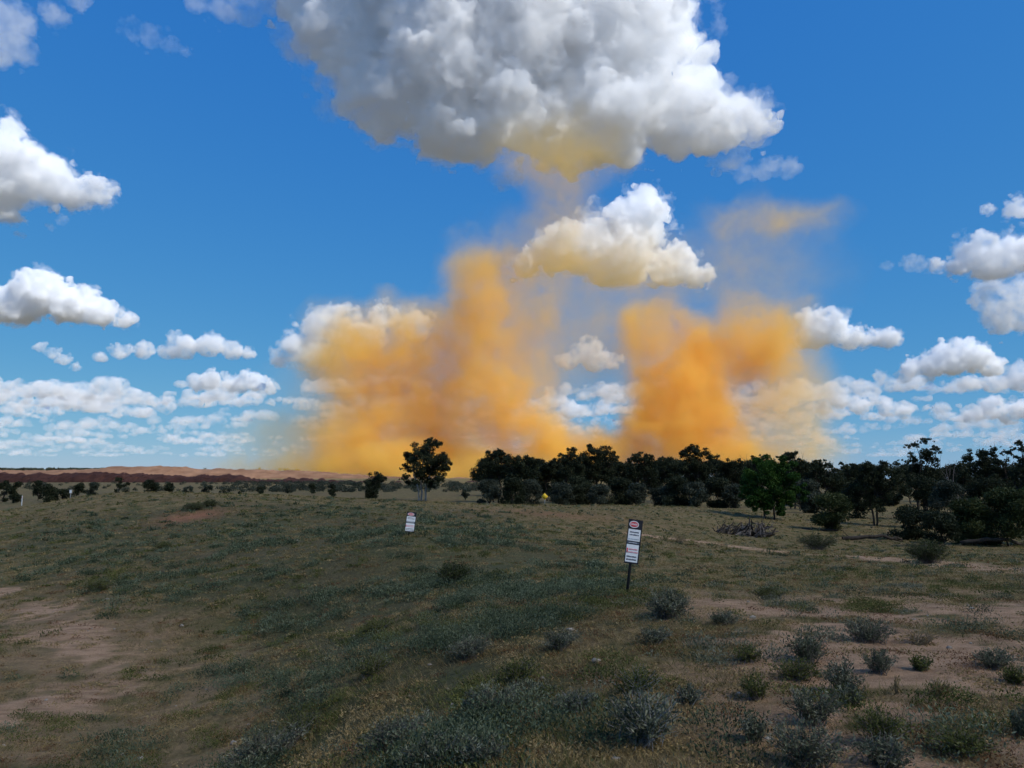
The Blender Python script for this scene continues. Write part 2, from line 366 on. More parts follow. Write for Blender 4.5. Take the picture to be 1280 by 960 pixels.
L_GUM = leaf_mat('gum_leaves', (.014, .020, .008), (.032, .040, .018), (.07, .078, .036)); L_GREY = leaf_mat('grey_green_leaves', (.03, .036, .022), (.062, .072, .046), (.11, .12, .085))
L_GREEN = leaf_mat('bright_green_leaves', (.012, .036, .004), (.032, .080, .009), (.07, .135, .022)); L_OLIVE = leaf_mat('olive_leaves', (.025, .035, .010), (.060, .072, .022), (.10, .11, .04))
L_SALT = leaf_mat('saltbush_leaves', (0.049, 0.059, 0.032), (0.128, 0.137, 0.081), (0.281, 0.275, 0.189)); L_HERB = leaf_mat('green_herb_leaves', (0.043, 0.055, 0.012), (0.104, 0.112, 0.027), (0.183, 0.177, 0.055))
L_TEAL = leaf_mat('teal_scrub_leaves', (0.034, 0.051, 0.024), (0.091, 0.116, 0.061), (0.195, 0.220, 0.134))
L_STRAW = leaf_mat('dry_straw', (0.146, 0.104, 0.037), (0.329, 0.232, 0.098), (0.43, 0.32, 0.16)); L_RUST = leaf_mat('rusty_dry_herb', (0.085, 0.037, 0.015), (0.183, 0.079, 0.034), (0.293, 0.146, 0.061))
def tone_put(me, t): put_attr(me, 'tone', np.clip(t, 0, 1))
def clump_leaves(cs, rs, per, size, rg, droop, flat=.75):
    Cs = []; T = []
    for c, r in zip(cs, rs):
        n = max(8, int(per*(r/size)**2))
        d = rg.normal(size=(n, 3)); d /= np.linalg.norm(d, axis=1)[:, None]; q = d*((rg.uniform(.15, 1, n)**.5)*(1+.16*rg.normal(size=n)))[:, None]*r*np.array([1, 1, flat])
        Cs.append(q+np.array(c)); T.append(np.full(n, rg.uniform(.1, .7)) + rg.normal(size=n)*.16)
    C = np.concatenate(Cs); T = np.concatenate(T); v, f = leaf_quads(C, size, rg, droop); return v, f, np.repeat(T, 4)
def tree(name, px, D, top, wpx, label, cat, group=None, seed=0, base=None, leaf=None, bark=None, spread=.10, trunks=1, crown0=.32, nc=26, size=None, dense=1.0, droop=.5, lobes=None, twigs=0, rmin=.10, rmax=.2):
    rg = np.random.default_rng(seed*77+5); g = onground(px, D); g.z = min(g.z, g.z if base is None else base)
    H = EYE + (HZ-top)/F*D - g.z; W = wpx/F*D; root = empty(name, g); tag(root, label, cat, group)
    leaf = leaf or L_GUM; bark = bark or BARK_D; parts = []; size = size or max(.13, D*.0016)
    cs, rs = [], []
    if lobes is None:
        for k in range(nc):
            t = rg.uniform(0, 1)**.75; a = rg.uniform(0, 2*math.pi); prof = math.sin(math.pi*(.18+.72*t))**.7
            rr = math.sqrt(rg.uniform(0.02, 1))*prof*.42*W; r = rg.uniform(rmin, rmax)*min(W, H*.9)
            cs.append((rr*math.cos(a), rr*math.sin(a), min(H*(crown0+(1-crown0)*t), H-r*.6))); rs.append(r)
    else:
        for (lx, ly, lr) in lobes:         # offsets in picture pixels from the trunk foot column / row, at this distance
            X = (lx-px)/F*D; Z = EYE+(HZ-ly)/F*D-g.z; r = lr/F*D
            cs.append((X, rg.uniform(-.25, .25)*W, Z)); rs.append(r)
            rs[-1] = r*.8
            for j in range(7):
                e = rg.normal(size=3); e /= np.linalg.norm(e); cs.append((X+e[0]*r*.95, rg.uniform(-.3, .3)*W, Z+e[2]*r*.85)); rs.append(r*rg.uniform(.22, .5))
    v, f, T = clump_leaves(cs, rs, 30*dense, size, rg, droop)
    # tapered trunk(s) fork into limbs that reach the clumps
    tr0 = max(.07, H*.022)
    forks = []
    for k in range(trunks):
        bx = (k-(trunks-1)/2)*W*spread; tx = bx*1.9 + rg.normal()*W*.04; ty = rg.normal()*W*.05; fh = H*(crown0+.12)*rg.uniform(.9, 1.1)
        parts.append(limb((bx, 0, -.4), (tx, ty, fh), tr0*(1.0 if trunks == 1 else .72), tr0*.6, rg, .04, 7, 8)); forks.append((tx, ty, fh))
    me = mesh_np('trunk', *join(parts)); me.shade_smooth(); link('trunk', me, bark, root)
    lp = []; big_ = sorted(range(len(cs)), key=lambda i: -rs[i]); cs = [cs[i] for i in big_]; rs = [rs[i] for i in big_]
    for k in range(min(len(cs), 14 if lobes is None else 22)):
        c = cs[k]; fk = forks[int(np.argmin([abs(c[0]-q[0]) for q in forks]))]
        lp.append(limb(fk if c[2] > fk[2]*.8 else (fk[0]*.8, fk[1]*.8, fk[2]*.75), c, tr0*.42, tr0*.09, rg, .10, 5, 5))
    for k in range(twigs):
        c = cs[int(rg.integers(min(len(cs), 12)))]; e = (c[0]+rg.normal()*W*.1, c[1], min(H*1.06, c[2]+rg.uniform(.12, .25)*H)); lp.append(limb(c, e, tr0*.12, tr0*.03, rg, .08, 4, 4))
    me = mesh_np('limb', *join(lp)); me.shade_smooth(); link('limb', me, bark, root)
    me = mesh_np('crown', v, f); tone_put(me, T); link('crown', me, leaf, root)
    return root
# ------------------------------------------------------------ trees of the far line
G = 'gum trees of the dark line across the plain'
tree('gum_tree', 529, 118, 548, 64, 'lone gum tree with several pale trunks standing apart in front of the dust', 'tree', seed=1, bark=BARK_P, trunks=3, twigs=6, size=.24,
     lobes=[(531,562,13),(545,556,8),(537,552,6),(514,574,10),(508,585,7),(506,596,5),(521,570,12),(536,575,14),(549,574,11),(559,577,7),(553,586,8),(540,589,12),(524,585,11),(530,598,10),(545,600,7),(560,584,4),(511,602,5),(519,604,6),(540,604,7),(552,597,7)], spread=.07)
tree('bush_tree', 469, 128, 590, 25, 'round dark bushy tree just left of the lone gum', 'tree', seed=2, leaf=L_GUM, size=.24, crown0=.10,
     lobes=[(469,600,10),(465,612,10),(476,596,7),(468,619,8)])
TL = [ # px, D, top py, width, label, lobes, trunks
 (620,112,563,'gum with a ragged peak at the open left end of the tree line',[(606,582,8),(612,572,8),(622,568,9),(628,575,11),(617,588,12),(603,597,7),(632,588,12),(624,564,4),(610,604,9)],2),
 (650,110,571,'gum with a low broad crown, second from the left end of the tree line',[(642,576,9),(652,578,10),(660,580,8),(668,577,6),(650,590,13),(664,592,11),(640,595,9)],3),
 (683,116,577,'low rounded gum directly behind the yellow diamond sign',[(680,584,9),(690,580,8),(697,580,8),(686,594,12),(700,592,11),(675,596,9)],1),
 (712,108,562,'gum rising just right of the yellow diamond sign',[(706,574,9),(714,568,8),(718,578,12),(708,588,12),(722,592,12),(716,562,4)],2),
 (740,110,557,'tallest gum in the middle of the tree line, above the leaning marker',[(730,570,9),(738,563,7),(746,566,9),(757,566,8),(764,572,8),(742,578,14),(758,583,13),(736,590,12),(737,558,3),(752,596,12)],2),
 (776,120,577,'small gum filling the dip right of the tallest gum',[(774,582,7),(781,588,10),(770,594,10),(784,597,9)],1),
 (800,108,568,'gum with a narrow twin peaked crown above the leaning marker post',[(790,574,6),(797,571,7),(808,572,7),(814,579,7),(800,584,13),(812,592,11),(790,593,10)],2),
 (832,114,570,'leafy gum with notched crown right of the twin peaked gum',[(827,578,7),(836,575,7),(842,582,9),(830,590,11),(845,594,11)],1),
 (864,106,558,'high domed gum whose crown stands out against the orange dust',[(852,568,6),(860,563,7),(870,562,7),(882,567,7),(890,572,6),(868,576,13),(882,584,13),(856,588,12),(872,596,12)],2),
 (908,112,576,'flat topped gum between the domed gum and the bright green tree',[(900,582,8),(912,580,8),(922,581,7),(906,592,12),(922,594,11),(936,590,9)],2),
 (945,100,570,'sparse topped gum showing just left of and behind the bright green tree',[(940,574,5),(930,579,5),(950,573,5),(946,582,8),(936,588,10)],2),
 (986,92,565,'gum whose clumped top pokes out above the bright green tree',[(976,572,5),(984,568,5),(992,571,6),(998,578,5),(985,580,9),(1000,590,10)],2),
 (1025,88,577,'broad gum right behind the bright green tree and the olive bush',[(1014,584,7),(1022,580,7),(1034,582,7),(1044,588,6),(1024,592,13),(1040,600,12),(1012,600,11)],2),
 (1056,94,580,'gum with a low even crown between the olive bush and the big dark tree',[(1052,584,6),(1062,587,8),(1048,596,10),(1066,600,11)],1)]
for k, (px, D, top, lab, lobes, trk) in enumerate(TL):
    tree('gum_tree', px, D, top, 40, lab, 'tree', G, seed=10+k, lobes=lobes, trunks=trk, twigs=3, size=.23, dense=1.15)
TR = [ # nearer and taller on the right
 (1088,62,578,'dense dark tree with a thick trunk over the fallen log',[(1074,588,10),(1086,584,9),(1098,585,10),(1110,584,8),(1080,602,15),(1100,606,16),(1070,616,11),(1088,626,14),(1112,624,10),(1120,588,6)],2,L_GUM),
 (1146,70,546,'tall gum with open clumped top, highest of the right hand trees',[(1151,550,3.5),(1158,552,4),(1142,557,5),(1130,558,2.5),(1166,562,5),(1152,566,9),(1160,575,9),(1146,584,10),(1138,572,5),(1160,592,12),(1142,600,12),(1128,578,4),(1134,598,8)],2,L_GUM),
 (1200,66,572,'low dark gum beside the bare dead sapling',[(1190,583,4),(1194,592,7),(1204,580,6),(1202,600,12),(1188,606,9)],1,L_GUM),
 (1222,68,562,'broad gum with solid dark crown left of the frame edge trees',[(1210,572,7),(1220,567,8),(1232,570,8),(1222,584,14),(1236,588,12),(1240,574,7),(1214,598,12),(1234,602,12)],2,L_GUM),
 (1250,66,557,'gum with a slender knobbly crown second from the right edge',[(1246,562,5),(1252,566,5),(1248,578,8),(1256,590,9),(1244,594,10)],1,L_GUM),
 (1274,60,549,'tall gum with tufted crown cut by the right edge',[(1270,562,5),(1278,553,5),(1285,560,8),(1272,576,7),(1282,584,12),(1268,592,9),(1290,574,12),(1276,600,12)],2,L_GUM)]
for k, (px, D, top, lab, lobes, trk, lf) in enumerate(TR):
    tree('gum_tree', px, D, top, 44, lab, 'tree', 'taller gums on the right', seed=40+k, lobes=lobes, trunks=trk, twigs=4, size=.17, leaf=lf, dense=1.1)
tree('wilga_tree', 958, 62, 572, 76, 'bright green bushy tree with short dark trunk behind the dead branch heap', 'tree', seed=60, leaf=L_GREEN, trunks=2, size=.15, droop=1.2, dense=1.9,
     lobes=[(950,585,12),(966,580,12),(980,584,11),(938,597,13),(958,598,17),(978,600,15),(990,612,10),(932,612,11),(946,618,14),(966,620,14),(984,624,12),(936,628,8),(972,635,8),(952,632,9)])
# bushes in front of and under the trees (px, D, top, width, leaf, label)
BU = [(1034,55,617,44,L_OLIVE,'olive green bush between the bright green tree and the dark tree'),
 (1128,50,632,46,L_GUM,'black green bush below the tall open topped gum'),
 (1182,52,602,52,L_GREY,'grey green rounded bush under the dead sapling'),
 (1168,44,640,44,L_GUM,'dark low bush in front of the grey green rounded bush'),
 (1208,46,624,58,L_OLIVE,'olive bush with pale dry stems near the right edge'),
 (1252,45,612,62,L_OLIVE,'tall leafy green bush standing near the right edge'),
 (1290,46,610,50,L_GREEN,'green bush cut by the right edge'),
 (1150,60,596,34,L_GUM,'dark bush filling the gap under the tall gum'),
 (1232,60,600,60,L_GUM,'black bush behind the olive bushes at right')]
for k, (px, D, top, wp, lf, lab) in enumerate(BU):
    tree('bush', px, D, top, wp, lab, 'bush', 'bushes under the right hand trees', seed=80+k, leaf=lf, size=.14, crown0=.03, nc=22, rmin=.16, rmax=.28, droop=.2)
UG = [(612,99,600,30,L_GREY),(640,97,598,32,L_GUM),(664,101,600,30,L_GREY),(702,97,603,30,L_GREY),(724,99,596,34,L_GUM),(748,95,606,26,L_GREY),(774,97,598,34,L_GUM),(794,94,604,26,L_GREY),
 (824,96,607,24,L_GREY),(846,94,597,36,L_GUM),(868,92,603,28,L_GREY),(892,92,598,36,L_GUM),(915,90,606,26,L_GREY),(1006,80,600,34,L_GREY),(1064,72,602,36,L_GUM),(582,120,612,10,L_GREY)]
UL = ['under the left end gum','under the low broad gum','left of the yellow diamond sign','right of the yellow diamond sign','under the gum right of the diamond sign','under the tallest middle gum','in the dip of the tree line',
 'under the twin peaked gum','under the notched gum','left of the high domed gum','under the high domed gum','right of the high domed gum','under the flat topped gum','between bright green tree and olive bush','behind the big dark tree','small and alone between lone gum and tree line']
for k, (px, D, top, wp, lf) in enumerate(UG):
    tree('bush', px, D, top, wp, ('grey leafed understorey bush ' if lf is L_GREY else 'dark understorey bush ')+UL[k], 'bush', 'understorey bushes along the tree line', seed=120+k, leaf=lf, size=.2, crown0=.0, nc=22, rmin=.16, rmax=.3, droop=.2)
for k, px in enumerate(range(612, 1010, 25)):
    D = 140+6*(k % 3); tree('gum_tree', px+(k*7) % 9, D, 574+(k*5) % 9, 46, 'dark gum filling the depth of the tree line behind the front trees', 'tree', 'back row of the tree line', seed=200+k, size=.3, crown0=.08, nc=20, rmin=.16, rmax=.28)
for k, px in enumerate(range(1012, 1330, 30)):
    D = 100+6*(k % 3); tree('gum_tree', px+(k*7) % 9, D, 580+(k*5) % 9, 54, 'dark gum in the depth behind the taller right hand trees', 'tree', 'back row of the tree line', seed=240+k, size=.24, crown0=.08, nc=20, rmin=.16, rmax=.28)
LB = [(10,112,598,16,'upright dark bush cut near the left edge'),(24,108,602,18,'dark bush just left of the white roadside post'),(54,118,600,14,'tall narrow dark bush right of the white roadside post'),(66,112,605,22,'wide dark bush right of the tall narrow one'),
 (84,115,611,26,'low sloping dark scrub beside the small white marker'),(104,135,604,13,'small bush right of the small white marker'),(122,138,603,15,'grey green bush left of the twin dark shrubs'),(153,130,597,10,'tall dark shrub, left of a close pair'),(163,131,603,10,'short dark shrub, right of a close pair'),
 (192,132,600,18,'rounded dark bush above the hummock crest'),(216,138,604,12,'small dark bush right of the rounded one'),(240,150,607,18,'low greyish scrub bush over the red bare patch'),(262,155,606,16,'low greyish scrub bush right of the red bare patch'),(284,150,608,20,'flat grey bush in the middle of the left plain'),
 (306,145,613,12,'little dark bush on the crest line'),(330,150,608,14,'small bush near the step in the dark bund'),(362,155,607,16,'grey bush below the end of the dark bund'),(393,150,604,9,'thin dark shrub below the small bund lumps'),(417,135,603,10,'upright blackish shrub left of the round bushy tree'),(440,170,610,16,'low grey shrub left of the round bushy tree')]
for k, (px, D, top, wp, lab) in enumerate(LB):
    tree('bush', px, D, top, wp, lab, 'bush', 'bushes dotted over the left plain', seed=160+k, leaf=L_GREY if 'gre' in lab else L_GUM, size=.26, crown0=.03, nc=12, rmin=.2, rmax=.34, droop=.2)

def leafmass(name, cs, rs, per, size, mat, seed, label, cat, flat=.7):
    rg = np.random.default_rng(seed); v, f, T = clump_leaves(cs, rs, per, size, rg, .2, flat); me = mesh_np(name, v, f); tone_put(me, T); return tag(link(name, me, mat), label, cat, kind='stuff')
rg = np.random.default_rng(5)
cs, rs = [], []
for k in range(420):
    D = rg.uniform(170, 300); px = rg.uniform(290, 600) if rg.random() < .8 else rg.uniform(-100, 300); r = rg.uniform(.5, 1.3); cs.append(((px-640)/F*D, D, -2.9+r*.5)); rs.append(r)
leafmass('scrub', cs, rs, 14, .3, L_GREY, 1, 'low purplish grey scrub spread over the far plain', 'scrub')
cs, rs = [], []
for k in range(300):
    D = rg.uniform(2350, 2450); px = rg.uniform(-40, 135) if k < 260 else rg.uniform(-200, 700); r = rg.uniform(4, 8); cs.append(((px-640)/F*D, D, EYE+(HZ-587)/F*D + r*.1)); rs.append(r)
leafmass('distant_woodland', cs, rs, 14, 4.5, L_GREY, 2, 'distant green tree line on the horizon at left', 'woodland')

# ------------------------------------------------------------ dead wood
def dead_tree(px, D, top, label, seed):
    rg = np.random.default_rng(seed); g = onground(px, D); H = EYE+(HZ-top)/F*D-g.z; root = empty('dead_tree', g); tag(root, label, 'dead tree')
    me = mesh_np('trunk', *limb((0, 0, -.3), (.1, 0, H*.62), .09, .05, rg, .04, 7, 7)); me.shade_smooth(); link('trunk', me, BARK_G, root)
    for k in range(7):
        z = H*rg.uniform(.35, .62); p = (.1*z/H/.62, 0, z); e = (rg.normal()*H*.12, rg.normal()*H*.1, z+H*rg.uniform(.18, .38))
        v = [limb(p, e, .035, .01, rg, .1, 5, 5)]
        for j in range(3): v.append(limb(Vector(p).lerp(Vector(e), rg.uniform(.4, .9)), Vector(e)+Vector(rg.normal(size=3))*H*.06, .012, .004, rg, .1, 4, 4))
        me = mesh_np('branch', *join(v)); me.shade_smooth(); link('branch', me, BARK_G, root)
dead_tree(1184, 58, 572, 'thin bare dead sapling between two gums at right', 3)
rg = np.random.default_rng(21)
bp = hit(927, 670); root = empty('branch_heap', bp); tag(root, 'heap of bleached dead branches and stumps beside the bright green tree', 'dead wood')
S_ = bp.y/F
for k in range(64):
    t = rg.uniform(-1, 1); x = t*30*S_; L = rg.uniform(11, 26)*S_; a = rg.normal()*.9 + (.6 if t > .1 else -.2); up = rg.uniform(.05, .75) if t > -.2 else rg.uniform(.3, 1.2)
    p0 = Vector((x, rg.uniform(-.9, .9), .05)); d = Vector((math.cos(a)*1.0, rg.normal()*.6, up)).normalized(); p1 = p0+d*L; p1.z = min(p1.z, rg.uniform(.9, 1.7)*(1 if abs(t) < .8 else .6))
    r = rg.uniform(.03, .11); hm = BARK_G if k % 3 == 0 else BARK_D; v = [limb(p0, p1, r, r*.35, rg, .10, 6, 7)]
    for j in range(int(rg.integers(1, 4))):
        q = p0.lerp(p1, rg.uniform(.3, .9)); v.append(limb(q, q+Vector(rg.normal(size=3))*.35*L, r*.45, r*.12, rg, .12, 4, 5))
    me = mesh_np('branch', *join(v)); me.shade_smooth(); link('branch', me, hm, root)
def log(px, py, wpx, label, seed, mat, r=.16):
    rg = np.random.default_rng(seed); p = hit(px, py); L = wpx/F*p.y; root = empty('fallen_log', p); tag(root, label, 'log', 'fallen logs under the right hand trees')
    me = mesh_np('trunk', *limb((-L/2, rg.normal()*.3, r*.7), (L/2, rg.normal()*.3, r*.9), r, r*.55, rg, .05, 9, 9)); me.shade_smooth(); link('trunk', me, mat, root)
    for k in range(5):
        t = rg.uniform(-.4, .45); me = mesh_np('branch', *limb((t*L, 0, r), (t*L+rg.normal()*.4, rg.normal()*.5, r+rg.uniform(.15, .55)), r*.3, r*.08, rg, .15, 5, 5)); me.shade_smooth(); link('branch', me, mat, root)
log(1092, 676, 76, 'long dark fallen log under the dense dark tree', 1, BARK_D, .14); log(1238, 683, 74, 'dark fallen log with twigs under the olive bushes at right', 2, BARK_D, .15); log(1024, 664, 34, 'short fallen log in front of the olive green bush', 3, BARK_D, .1)

# ------------------------------------------------------------ shrubs on the bank
def shrub(px, py, wpx, hpx, mat, label, seed, name='saltbush', ns=None, per=26, stemm=None, size=None, up=.5, stiff=1.0):
    rg = np.random.default_rng(seed+900); g = hit(px, py); s = g.y/F; W = wpx*s*.5; H = hpx*s*.98; root = empty(name, g, 0); tag(root, label, 'shrub' if 'grass' not in name else 'grass tuft', 'shrubs and tufts on the bank')
    size = size or max(.022, min(.05, H*.11)); ns = ns or int(np.clip(90*(W/.25)**1.2, 40, 260))
    base = rg.normal(size=(ns, 2))*W*.22; az = rg.uniform(0, 2*math.pi, ns); rr = np.sqrt(rg.uniform(0, 1, ns))
    tip = np.stack([np.cos(az)*rr*W, np.sin(az)*rr*W*.9, H*(.35+.65*np.sqrt(np.maximum(0, 1-rr**2*.9)))*rg.uniform(.65, 1.15, ns)], 1)
    b3 = np.concatenate([base, np.full((ns, 1), -.01)], 1)
    hz = np.array([float(h) for h in HT(g.x+tip[:, 0], g.y+tip[:, 1], False)-float(HT([g.x], [g.y], False)[0])]); tip[:, 2] += hz*rr
    t = rg.uniform(.22, 1, (ns, per)); t = np.sort(t, 1); mid = (b3+tip)/2 + np.array([0, 0, 1])*H*.15
    tt = t[..., None]; C = (1-tt)**2*b3[:, None] + 2*tt*(1-tt)*mid[:, None] + tt**2*tip[:, None] + rg.normal(size=(ns, per, 3))*size*.45
    C = C.reshape(-1, 3); dirs = np.repeat((tip-b3)/np.linalg.norm(tip-b3, axis=1)[:, None], per, 0)*up + rg.normal(size=(len(C), 3))*.5; dirs /= np.linalg.norm(dirs, axis=1)[:, None]
    sd_ = np.cross(dirs, rg.normal(size=C.shape)); sd_ /= np.linalg.norm(sd_, axis=1)[:, None]; z = (size*rg.uniform(.6, 1.3, len(C)))[:, None]
    v = np.stack([C-dirs*z*.5, C+sd_*z*.17, C+dirs*z*.6, C-sd_*z*.17], 1).reshape(-1, 3); f = np.arange(len(v)).reshape(-1, 4)
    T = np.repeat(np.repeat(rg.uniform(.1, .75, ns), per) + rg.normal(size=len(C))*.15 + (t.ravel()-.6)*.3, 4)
    me = mesh_np('foliage', v, f); tone_put(me, T); link('foliage', me, mat, root)
    V = []; w = .0022+size*.05
    for i in range(0, ns):
        V.append(tube([b3[i], mid[i]*.5+b3[i]*.25+tip[i]*.25, tip[i]], [w, w*.7, w*.3], 3))
    me = mesh_np('stem', *join(V)); link('stem', me, stemm or BARK_G, root); return root
SH = [(1008,958,100,52,L_SALT,'largest grey green saltbush at the bottom edge, right of centre'),(1104,966,84,34,L_SALT,'saltbush cut by the bottom edge, right of the largest one'),
 (1105,932,74,42,L_HERB,'wiry yellow green bush above the bottom edge on bare soil'),(1200,946,86,24,L_HERB,'low flat green shrub near the bottom right corner'),(1018,904,76,42,L_SALT,'dark saltbush directly above the largest saltbush'),
 (1056,868,58,38,L_SALT,'compact blue grey saltbush, upper of a touching pair'),(1064,884,40,22,L_SALT,'small blue grey saltbush, lower of a touching pair'),(947,873,44,30,L_HERB,'green saltbush on bare soil left of the touching pair'),
 (1008,828,56,38,L_SALT,'grey shrub behind the bright green mound, right of the leaning marker'),(995,848,62,26,L_HERB,'bright green low mound in front of a grey shrub'),(936,827,42,20,L_HERB,'small soft green mound on the edge of the bare soil'),
 (1098,844,48,28,L_SALT,'round dark shrub above and right of the touching pair'),(1241,832,52,24,L_SALT,'dark shrub in dry straw grass at the right edge'),(1085,800,72,28,L_SALT,'wide dark shrub with a white scrap beside it'),
 (941,926,38,30,L_SALT,'pale grey shrub left of the dark saltbush near the bottom'),(806,926,104,60,L_SALT,'sprawling silvery bush with stiff stalks at the bottom centre'),(1282,926,40,34,L_SALT,'grey shrub cut by the right edge near the bottom'),
 (796,868,62,34,L_HERB,'vivid green bush on the bank above the silvery bush'),(836,776,66,34,L_SALT,'silver grey shrub just right of the foot of the leaning marker'),(818,806,46,22,L_SALT,'dark low shrub below the silver grey shrub'),
 (1270,852,40,20,L_HERB,'green shrub at the right edge above the bare soil'),(862,878,42,22,L_SALT,'dark shrub up and right of the silvery bush'),(330,966,112,42,L_SALT,'teal bush at the bottom edge, leftmost of the large ones'),
 (603,952,62,34,L_SALT,'teal clump at the edge of the bare soil at the bottom'),(541,972,94,40,L_SALT,'broad teal bush cut by the bottom edge left of centre'),(615,892,84,38,L_SALT,'dark teal bush halfway up the bank slope'),
 (588,820,62,26,L_SALT,'grey teal bush higher on the slope, left of the leaning marker'),(494,932,102,34,L_SALT,'spreading grey green bush on the lower slope'),(470,794,44,22,L_HERB,'small green bush in the middle of the slope'),
 (467,846,52,24,L_HERB,'deep green bush below the small green one on the slope'),(370,922,62,28,L_HERB,'yellow green bush low on the left slope'),(566,730,48,26,L_OLIVE,'olive brown bush on the slope between the two markers'),
 (960,752,52,18,L_HERB,'soft green clump in the grass right of the leaning marker'),(204,688,22,10,L_HERB,'small dark green bush on the far left slope'),(122,738,40,14,L_HERB,'dark green flat bush above the left track'),
 (243,637,30,9,L_OLIVE,'dark olive bush left of a pair above the red bare patch'),(262,635,22,9,L_OLIVE,'dark olive bush right of a pair above the red bare patch'),(1160,704,56,28,L_OLIVE,'grey green shrub in front of the right hand logs'),
 (1022,688,56,20,L_OLIVE,'low spreading bush beside the right hand track'),(720,884,60,24,L_SALT,'grey shrub at the upper edge of the bare soil left of the silvery bush'),(904,784,40,18,L_SALT,'small dark clump right of the silver grey shrub'),(700,812,56,24,L_SALT,'dull grey bush in the middle of the bank'),
 (1150,840,34,16,L_HERB,'tiny green clump in the straw grass at right'),(650,848,60,26,L_HERB,'dark green bush above the bare soil corner')]
for k, (px, py, wp, hp, mt, lab) in enumerate(SH): shrub(px, min(py, 957), wp, hp, mt, lab, k, stemm=BARK_P if 'silvery' in lab else None)
STW = simple('dry_stem', (.20, .16, .10))
for k, (px, py, wp, hp, lab) in enumerate([(373,868,30,28,'pale straw grass tuft low on the left slope'),(1122,872,12,22,'single pale dry seed stalk on the bare soil at right'),(1150,800,60,20,'straw coloured grass tuft between dark shrubs at right'),(1175,872,40,18,'thin dry grass tuft on the bare soil at right'),(850,600+80,20,12,'tiny straw tuft beside the start of the right hand track')]):
    shrub(px, py, wp, hp, L_STRAW, lab, 300+k, name='grass_tuft', per=8, stemm=STW, up=2.5, ns=50 if wp > 14 else 9)

# ------------------------------------------------------------ ground cover
def vis_sample(n, d0, d1, rg, p=1.0):
    t = rg.uniform(0, 1, n)**p; D = d0*(d1/d0)**t; u = rg.uniform(-.84, .84, n); return u*D + rg.normal(size=n)*.05, D
def blades(name, x, y, h, r, nb, wid, mat, rg, label, cat, lean=.5, quad=False, tonej=.18):
    z = HT(x, y); N = len(x); tone = rg.uniform(.05, .8, N); i = np.repeat(np.arange(N), nb); n = len(i)
    az = rg.uniform(0, 2*math.pi, n); q = np.sqrt(rg.uniform(0, 1, n)); hh = h[i]*rg.uniform(.45, 1.15, n)*(1-.35*q); rr = r[i]
    b = np.stack([x[i]+np.cos(az)*q*rr*.7, y[i]+np.sin(az)*q*rr*.7, z[i]-.01], 1)
    ln = lean*(.3+q); tp = b + np.stack([np.cos(az)*ln*hh+rg.normal(size=n)*.15*hh, np.sin(az)*ln*hh+rg.normal(size=n)*.15*hh, hh], 1)
    a2 = rg.uniform(0, math.pi, n); w = (wid*(.6+rg.uniform(0, .8, n))*np.maximum(1, y[i]/9))[:, None]; s = np.stack([np.cos(a2), np.sin(a2), a2*0], 1)*w
    if quad:
        m1 = b*.45+tp*.55 + rg.normal(size=(n, 3))*w*.4; v = np.stack([b, m1+s, tp, m1-s], 1).reshape(-1, 3); f = np.arange(4*n).reshape(n, 4); k = 4
    else:
        v = np.stack([b-s*.5, b+s*.5, tp], 1).reshape(-1, 3); f = np.arange(3*n).reshape(n, 3); k = 3
    me = mesh_np(name, v, f); tone_put(me, np.repeat(tone[i]+rg.normal(size=n)*tonej, k)); print(name, n)
    return tag(link(name, me, mat), label, cat, kind='stuff')
def keep(x, y, rg, thr_lo, thr_hi, scale, seed, barek=.9):
    p = np.stack([x, y, x*0], 1); b, r_, *_ = masks(x, y); n = fbm(p/scale+seed, 3); pr = smooth(thr_lo, thr_hi, n)*(1-b*barek)*(1-r_*.8); return rg.uniform(0, 1, len(x)) < pr
def domes(name, x, y, h, r, n0, size0, mat, rg, label, cat, up=1.0):
    """small-leaved clumps: leaves fill a low dome, finer near the viewer"""
    z = HT(x, y); N = len(x); sz = size0*np.maximum(1, y/9); nl = np.clip(n0*(r/.18)**2*(size0/sz)**1.5*1.0, 14, 4*n0).astype(int); i = np.repeat(np.arange(N), nl); n = len(i)
    d = rg.normal(size=(n, 3)); d[:, 2] = np.abs(d[:, 2]); d /= np.linalg.norm(d, axis=1)[:, None]; q = rg.uniform(.1, 1.05, n)**.5
    lump = 1+.35*perlin(np.stack([d[:, 0]*2+i*3.7, d[:, 1]*2, d[:, 2]*2], 1))
    c = np.stack([x[i]+d[:, 0]*q*r[i]*lump, y[i]+d[:, 1]*q*r[i]*lump, z[i]+d[:, 2]*q*h[i]*lump], 1); a = rg.normal(size=(n, 3))*.75 + d*.6 + np.array([0, 0, up]); a /= np.linalg.norm(a, axis=1)[:, None]
    b = np.cross(a, rg.normal(size=(n, 3))); b /= np.linalg.norm(b, axis=1)[:, None]; s = (sz[i]*rg.uniform(.6, 1.4, n))[:, None]
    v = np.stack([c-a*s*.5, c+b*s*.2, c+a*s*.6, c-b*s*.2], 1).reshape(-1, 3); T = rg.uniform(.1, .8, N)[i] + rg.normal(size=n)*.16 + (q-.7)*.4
    me = mesh_np(name, v, np.arange(4*n).reshape(n, 4)); tone_put(me, np.repeat(T, 4)); print(name, n); return tag(link(name, me, mat), label, cat, kind='stuff')
rg = np.random.default_rng(99)
x, y = vis_sample(120000, 2.8, 75, rg, .8); k = keep(x, y, rg, -.32, .28, .9, 1, .93); x, y = x[k], y[k]; N = len(x)
blades('dry_grass', x, y, rg.uniform(.025, .085, N)*(1+y/50), rg.uniform(.05, .13, N), 8, .0042, L_STRAW, rg, 'thin straw coloured grass over the whole bank', 'grass', lean=1.3)
x, y = vis_sample(60000, 2.8, 75, rg, .8); k = keep(x, y, rg, -.1, .22, 1.0, 40, .93); x, y = x[k], y[k]; N = len(x)
